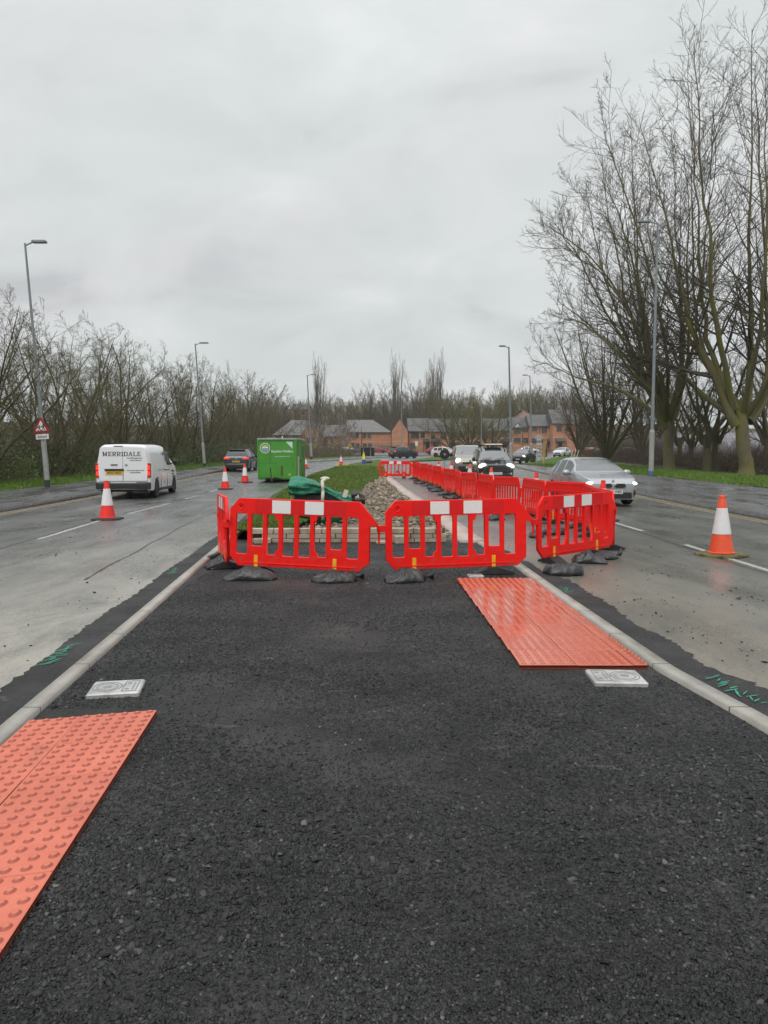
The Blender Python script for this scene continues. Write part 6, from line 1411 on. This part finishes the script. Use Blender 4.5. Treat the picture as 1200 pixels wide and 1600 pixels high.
# ---------- generic bare trees
def bare_tree(seed, h, spread, stems, trunk_h, r0, n1, n2, n3, n4, twig, up=.10, droop=0.0, wig=.09, low=.15, sides=(8, 6, 4, 3, 3), ang=46):
    rng = np.random.default_rng(seed); B, D = [], []
    for i in range(stems):
        a = 2 * math.pi * (i + rng.uniform(-.3, .3)) / stems; tl_ = math.radians(spread) * rng.uniform(.35, 1.15); B.append((.25 * math.cos(a) * (stems > 1), .25 * math.sin(a) * (stems > 1), trunk_h * rng.uniform(.7, 1))); D.append((math.sin(tl_) * math.cos(a), math.sin(tl_) * math.sin(a), math.cos(tl_)))
    B, D = np.array(B), nrm(np.array(D)); L = (h - trunk_h) * rng.uniform(.82, 1.08, stems); rr = np.full(stems, r0 * (.55 if trunk_h > .5 else .6))
    S = polyline(rng, B, D, L, 12, wig * .6, up * .5, rr, rr * .12); gs, ss = [S], [sides[0]]
    if trunk_h > .5:
        P = np.array([[(0, 0, -.3), (0, 0, .15), (.03, .0, trunk_h * .5), (.0, .04, trunk_h * 1.02)]]); gs.append((P, np.array([[r0 * 1.5, r0 * 1.1, r0 * .95, r0 * .9]]))); ss.append(12)
    b1 = spawn(rng, *S, n1, low, .42, ang, 8, wig, up, .45, .2, twig * 1.8, taper=.55); b2 = spawn(rng, *b1, n2, .15, .46, ang * .95, 6, wig * 1.2, up * .5 - droop, .55, .35, twig * 1.2); b3 = spawn(rng, *b2, n3, .15, .5, ang * .9, 4, wig * 1.3, up * .3 - droop, .65, .5, twig); cr = [b2, b3]; sd_ = [sides[2], sides[3]]
    if n4: cr.append(spawn(rng, *b3, n4, .1, .55, 40, 3, wig, -droop, .7, .6, twig * .8)); sd_.append(3)
    V, F = tubes(gs + [b1], ss + [sides[1]]); V2, F2 = tubes(cr, sd_); return np_mesh('trunk', V, F, True), np_mesh('crown', V2, F2, True)
def plant(proto, mats, name, label, x, y, rz, s, group, zs=1.0, dz=0.0, z=None, cat='tree'):
    t = empty(name, (x, y, (H(y) if z is None else z) + dz), R_(rz), label, cat, group); t.scale = (s, s, s * zs)
    o = link('trunk', proto[0], None, t); o2 = link('crown', proto[1], None, t)
    for ob, m_ in ((o, mats[0]), (o2, mats[1])):
        if not len(ob.data.materials): ob.data.materials.append(m_)
        ob.material_slots[0].link = 'OBJECT'; ob.material_slots[0].material = m_
    return t
# multi-stemmed tree and the small dark pair on the right
MS = bare_tree(31, 14.0, 30, 9, 1.2, .32, 13, 7, 5, 4, .0065, .10, wig=.07, low=.08)
Y = 66; plant(MS, (m_barkL, m_twigB), 'bare_tree', 'round multi-stemmed bare tree behind the silver hatchback', (946 - 600) / FPX * Y, Y, 20, 1.0, 'bare trees on the right', dz=-.2)
SD = bare_tree(33, 9.0, 42, 5, 2.6, .26, 9, 6, 5, 3, .007, .05, wig=.13, low=.1)
Y = 48.5; plant(SD, (m_barkL, m_twigR), 'bare_tree', 'small dark spreading tree between the two big limes', (1103 - 600) / FPX * Y, Y, 0, 1.0, 'bare trees on the right')
Y = 50; plant(SD, (m_barkL, m_twigR), 'bare_tree', 'slim dark tree right of the small spreading tree between the limes', (1116 - 600) / FPX * Y, Y, 140, .9, 'bare trees on the right', 1.2)
for px, Y, rz, s, lab in ((1078, 62, 60, .85, 'thin dark tree just right of the left big lime trunk'), (1196, 57, 220, .95, 'dark spreading tree behind the right big lime trunk'), (1060, 70, 300, .9, 'dark tree in the brushwood behind the tall right lamp')): plant(SD, (m_barkL, m_twigR), 'bare_tree', lab, (px - 600) / FPX * Y, Y, rz, s, 'bare trees on the right', 1.1)
for px, Y, s, rz, lab in ((1000, 84, .9, 50, 'bare reddish tree behind and left of the tall right lamp'), (905, 100, .75, 110, 'low reddish bare tree at the left end of the right-hand trees'), (1215, 60, .9, 300, 'bare tree at the right edge behind the right big lime'), (1040, 100, 1.0, 10, 'tall bare tree far behind the left big lime')):
    plant(MS, (m_barkL, m_twigB), 'bare_tree', lab, (px - 600) / FPX * Y, Y, rz, s, 'bare trees on the right')
# ---------- left roadside thicket
LT = [bare_tree(41, 10.2, 36, 7, .3, .17, 12, 7, 5, 5, .0056, .08, wig=.12, low=.08), bare_tree(42, 9.6, 42, 6, .3, .19, 12, 7, 5, 5, .0056, .06, wig=.14, low=.06), bare_tree(43, 10.4, 30, 5, 1.0, .20, 12, 7, 5, 5, .0056, .10, wig=.11, low=.1), bare_tree(44, 9.3, 38, 8, .2, .15, 11, 7, 5, 5, .0056, .10, wig=.12, low=.05)]
left = [(-20.5, 27, 0, .98, 'at the left edge of the photo'), (-18.8, 33.0, 1, .86, 'just left of the leaning school-sign lamp'), (-21.0, 36.5, 2, .98, 'directly behind the school sign'), (-18.5, 40.0, 3, .98, 'right of the school sign and left of the white van'), (-19.8, 45, 1, 1.05, 'above the left half of the white van'), (-18.2, 50, 0, .92, 'above the right half of the white van'),
        (-20.5, 55, 2, 1.0, 'just left of the second left lamp'), (-18.4, 60, 3, 1.0, 'behind the second left lamp'), (-17.8, 66, 1, .98, 'right of the second left lamp'), (-18.5, 73, 0, 1.05, 'above the dark estate-type car'), (-17.5, 81, 2, 1.0, 'left of the green cabin, nearer one'), (-18, 92, 3, 1.1, 'above the left edge of the green cabin'), (-17.5, 105, 1, .95, 'rising behind the green cabin roof'),
        (-27, 32, 2, 1.1, 'behind the leftmost roadside tree'), (-26, 42, 0, 1.15, 'in the second rank behind the school sign'), (-25.5, 53, 3, 1.15, 'in the second rank behind the van'), (-25, 65, 1, 1.2, 'in the second rank behind the second lamp'), (-24.5, 79, 0, 1.2, 'in the second rank above the dark car'), (-24, 96, 2, 1.15, 'in the second rank left of the cabin'),
        (-33, 48, 1, 1.3, 'in the third rank behind the school sign'), (-32, 82, 0, 1.25, 'in the third rank behind the second lamp'), (-28, 118, 3, 1.2, 'far along the thicket near the left brick houses'), (-24, 132, 0, 1.1, 'farthest along the thicket, beside the left brick houses')]
m_twigM = mat_bark('olive_twig', (.085, .078, .035), (.15, .14, .07), (.13, .14, .04), .4); m_twigB2 = mat_bark('brown_twig', (.07, .05, .034), (.13, .098, .068), (.1, .09, .04), .2)
for i, (x, y, k, s, lab) in enumerate(left): plant(LT[k], (m_barkL, [m_twigL, m_twigM, m_twigB2][i % 3]), 'bare_tree', 'bare bushy thicket tree ' + lab, x, y, (i * 67) % 360, s * .93, 'bare trees of the left thicket', dz=-.15)
# brambles and dead stems that nobody could count
def thicket(name, label, fx, y0, y1, n, h, seed, mat, zfun, wid=(.006, .014)):
    rng = np.random.default_rng(seed); y = rng.uniform(y0, y1, n); lo = np.array([fx(v)[0] for v in y]); hi = np.array([fx(v)[1] for v in y]); x = lo + (hi - lo) * rng.random(n)
    B = np.stack([x, y, zfun(x, y)], -1); D = nrm(np.stack([rng.normal(0, .55, n), rng.normal(0, .55, n), np.full(n, 1.0)], -1)); L = h * rng.gamma(5, .2, n)
    r = rng.uniform(*wid, n); P, R = polyline(rng, B, D, L, 6, .22, -.10, r, r * .5); c1 = spawn(rng, P, R, 3, .2, .45, 50, 4, .2, -.02, .7, .5, wid[0] * .8); V, F = tubes([(P, R), c1], [3, 3]); o = link(name, np_mesh(name, V, F, True), mat); tag(o, label, 'undergrowth', kind='stuff'); return o
gz_ = lambda x, y: HV(y) - .1
thicket('bramble_thicket', 'brown bramble and dead stems under the left roadside trees', lambda y: (paveLB(y) - 17, paveLB(y) - 3.3), 22, 120, 16000, 2.1, 51, m_twigL, gz_)
m_twigD = mat_bark('dark_twig', (.022, .018, .014), (.05, .04, .03), (.05, .06, .015), .3)
thicket('bramble_thicket', 'dark reddish brushwood under the right-hand trees', lambda y: (max(24.5, paveRB(y) + 5), 48), 46, 110, 20000, 2.1, 52, m_twigB, lambda x, y: HV(y) - .5)
# ivy and fresh leaves on the left bank
def leaves(name, label, n, fx, y0, y1, zr, seed, mat, sz=.07, cat='foliage'):
    rng = np.random.default_rng(seed); m = n // 60; cy_ = rng.uniform(y0, y1, m); cx = np.array([rng.uniform(*fx(v)) for v in cy_]); cz = rng.uniform(zr[0], zr[1], m) ** 1.0; sp_ = rng.uniform(.25, .8, m)
    i = rng.integers(0, m, n); C = np.stack([cx[i], cy_[i], HV(cy_[i]) + cz[i]], -1) + rng.normal(0, 1, (n, 3)) * sp_[i][:, None] * np.array([1, 1, .6]); C[:, 2] = np.maximum(C[:, 2], HV(C[:, 1]) + .02)
    a = nrm(rng.normal(0, 1, (n, 3))); b = nrm(np.cross(a, rng.normal(0, 1, (n, 3)))); s = sz * rng.uniform(.5, 1.3, (n, 1)); V = np.stack([C - a * s, C - b * s * .5, C + a * s, C + b * s * .5], 1).reshape(-1, 3)
    o = link(name, np_mesh(name, V, np.arange(4 * n).reshape(n, 4)), mat); tag(o, label, cat, kind='stuff')
m_ivy = simple('ivy_leaf', (.035, .075, .014), .45, .5, 6); m_fresh = simple('fresh_leaf', (.10, .16, .025), .5, .4, 4)
leaves('ivy_growth', 'dark ivy and bramble leaves low in the left thicket', 26000, lambda y: (paveLB(y) - 6.5, paveLB(y) - 3.1), 24, 90, (.1, 1.9), 61, m_ivy)
leaves('fresh_growth', 'bright spring leaves low at the front of the left thicket', 14000, lambda y: (paveLB(y) - 5.5, paveLB(y) - 2.9), 24, 70, (.05, 1.0), 62, m_fresh, .06)
leaves('ivy_growth', 'dark low leaves under the right-hand trees', 9000, lambda y: (max(23, paveRB(y) + 5), 40), 44, 90, (-.2, .9), 63, m_ivy)
# ---------- far trees
POP = bare_tree(71, 20, 6, 7, 1.0, .35, 14, 5, 4, 0, .012, .16, wig=.03, low=.02, ang=17)
RND = [bare_tree(72, 14, 46, 8, 2.0, .35, 14, 8, 6, 0, .014, .06, wig=.11, low=.1), bare_tree(73, 13, 52, 9, 1.2, .35, 14, 8, 6, 0, .014, .05, wig=.12, low=.08), bare_tree(74, 15, 36, 8, 2.0, .35, 15, 8, 6, 0, .014, .09, wig=.10, low=.08)]
BIR = bare_tree(75, 9.0, 22, 5, .3, .14, 14, 7, 5, 3, .010, .10, droop=.03, wig=.09, low=.15)
for px, Y, top, lab in ((499, 250, 581, 'tall narrow poplar right of the lamp above the green cabin'), (619, 265, 577, 'tall narrow poplar above the plain brick gable'), (684, 270, 574, 'tall narrow poplar at the middle of the skyline'), (672, 285, 590, 'lower dark poplar leaning on the middle one')):
    hgt = AT(px, top, Y).z - H(Y) + 1; plant(POP, (m_barkL, m_twigF), 'poplar_tree', lab, (px - 600) / FPX * Y, Y, px * 3 % 360, hgt / 20., 'poplars on the skyline')
def zplant(proto, mats, px, Y, top, label, group, rz=0, hnat=14., wide=1.0, name='bare_tree'):
    hgt = AT(px, top + (6 if Y > 200 else 0), Y).z - H(Y) + .6; s = hgt / hnat; return plant(proto, mats, name, label, (px - 600) / FPX * Y, Y, rz, s * wide, group, 1.0 / wide)
zplant(RND[0], (m_barkL, m_twigY), 733, 140, 612, 'wide spreading budding tree before the terrace, above the beige van', 'trees before the terraces', 30, 14.5, 1.05)
zplant(RND[1], (m_barkL, m_twigL), 766, 135, 628, 'spreading bare tree before the terrace, right of the slim lamp', 'trees before the terraces', 80, 13.5)
zplant(RND[1], (m_barkL, m_twigL), 705, 165, 622, 'bare tree before the terrace left of the wide budding tree', 'trees before the terraces', 190, 13.5)
for px, Y, top, lab in ((486, 128, 646, 'pale birch with upright stems right of the green cabin'), (497, 134, 655, 'pale birch just right of the first birch stems'), (532, 138, 655, 'pale spreading birch right of the short pale lamp'), (541, 150, 660, 'small birch right of the spreading birch')): zplant(BIR, (m_barkP, m_twigP), px, Y, top, lab, 'birches by the far road', px * 7 % 360, 9.0, name='birch_tree')
rng3 = random.Random(77)
far_l = []
# px, distance, crown top row, kind
for px, Y, top, k, mm in ((572, 235, 600, 0, 'F'), (592, 240, 600, 2, 'F'), (545, 228, 622, 1, 'Y'), (524, 232, 624, 0, 'F'), (560, 250, 622, 1, 'Y'), (605, 232, 624, 1, 'F'), (640, 245, 603, 0, 'F'), (655, 250, 590, 2, 'F'), (668, 240, 598, 0, 'F'), (700, 250, 602, 0, 'F'), (716, 245, 606, 1, 'Y'), (735, 250, 612, 2, 'F'), (752, 255, 612, 1, 'Y'), (770, 250, 606, 0, 'Y'), (790, 260, 600, 2, 'Y'), (806, 265, 596, 0, 'Y'), (825, 265, 602, 1, 'Y'), (842, 255, 596, 0, 'Y'), (858, 262, 600, 2, 'F'), (876, 250, 606, 1, 'F'), (898, 240, 600, 0, 'F'), (515, 240, 618, 2, 'F'), (470, 240, 624, 1, 'F'), (455, 235, 622, 0, 'F'), (440, 225, 620, 2, 'F'), (425, 215, 612, 1, 'F'), (410, 205, 605, 0, 'F'), (395, 190, 596, 2, 'F'), (380, 180, 590, 0, 'F'), (482, 262, 626, 1, 'F'), (625, 262, 616, 0, 'F'), (687, 290, 606, 0, 'F'), (585, 270, 618, 1, 'F'), (535, 270, 622, 0, 'Y'), (815, 235, 618, 1, 'F'), (780, 230, 622, 0, 'F'), (745, 225, 624, 2, 'F'), (665, 225, 628, 1, 'F'), (648, 222, 630, 0, 'F'), (612, 222, 632, 1, 'F'), (575, 224, 634, 2, 'F')):
    far_l.append((px, Y, top, k, mm))
for i in range(46):
    px = 380 + i * 11.6 + rng3.uniform(-4, 4); far_l.append((px, rng3.uniform(300, 400), rng3.uniform(612, 626) if px < 780 else rng3.uniform(602, 616), rng3.randrange(3), 'FFY'[rng3.randrange(3)]))
for px, Y, top, k, mm in far_l:
    zplant(RND[k], (m_barkL, m_twigY if mm == 'Y' else m_twigF), px, Y, top, ('budding yellow-green tree on the wooded rise behind the brick houses' if mm == 'Y' else 'bare brown tree on the wooded rise behind the brick houses'), 'budding trees on the wooded rise' if mm == 'Y' else 'bare trees on the wooded rise', rng3.uniform(0, 360), [14.5, 13.5, 15.5][k], rng3.uniform(.85, 1.15))
thicket('hillside_scrub', 'brown scrub filling the wooded rise behind the houses', lambda y: (-75, 85), 206, 330, 15000, 6.0, 55, m_twigF, gz_, (.03, .06))
# ================================================================== DAMP AIR
def haze():
    b = MB(); x0, x1, y0, y1, z0, z1 = -420, 420, -60, 560, -4.5, 48
    b.add([(x0, y0, z0), (x1, y0, z0), (x1, y1, z0), (x0, y1, z0), (x0, y0, z1), (x1, y0, z1), (x1, y1, z1), (x0, y1, z1)], [(0, 3, 2, 1), (4, 5, 6, 7), (0, 1, 5, 4), (1, 2, 6, 5), (2, 3, 7, 6), (3, 0, 4, 7)])
    m = bpy.data.materials.new('damp_air'); m.use_nodes = True; nt_ = m.node_tree; nt_.nodes.clear(); o_ = nt_.nodes.new('ShaderNodeOutputMaterial'); v = nt_.nodes.new('ShaderNodeVolumePrincipled')
    v.inputs['Color'].default_value = (.80, .82, .83, 1); v.inputs['Density'].default_value = .0004; v.inputs['Anisotropy'].default_value = .2; nt_.links.new(v.outputs[0], o_.inputs['Volume'])
    o = b.build('haze', m); o['kind'] = 'stuff'; o['label'] = 'thin drizzle haze filling the air over the road and houses'
haze()
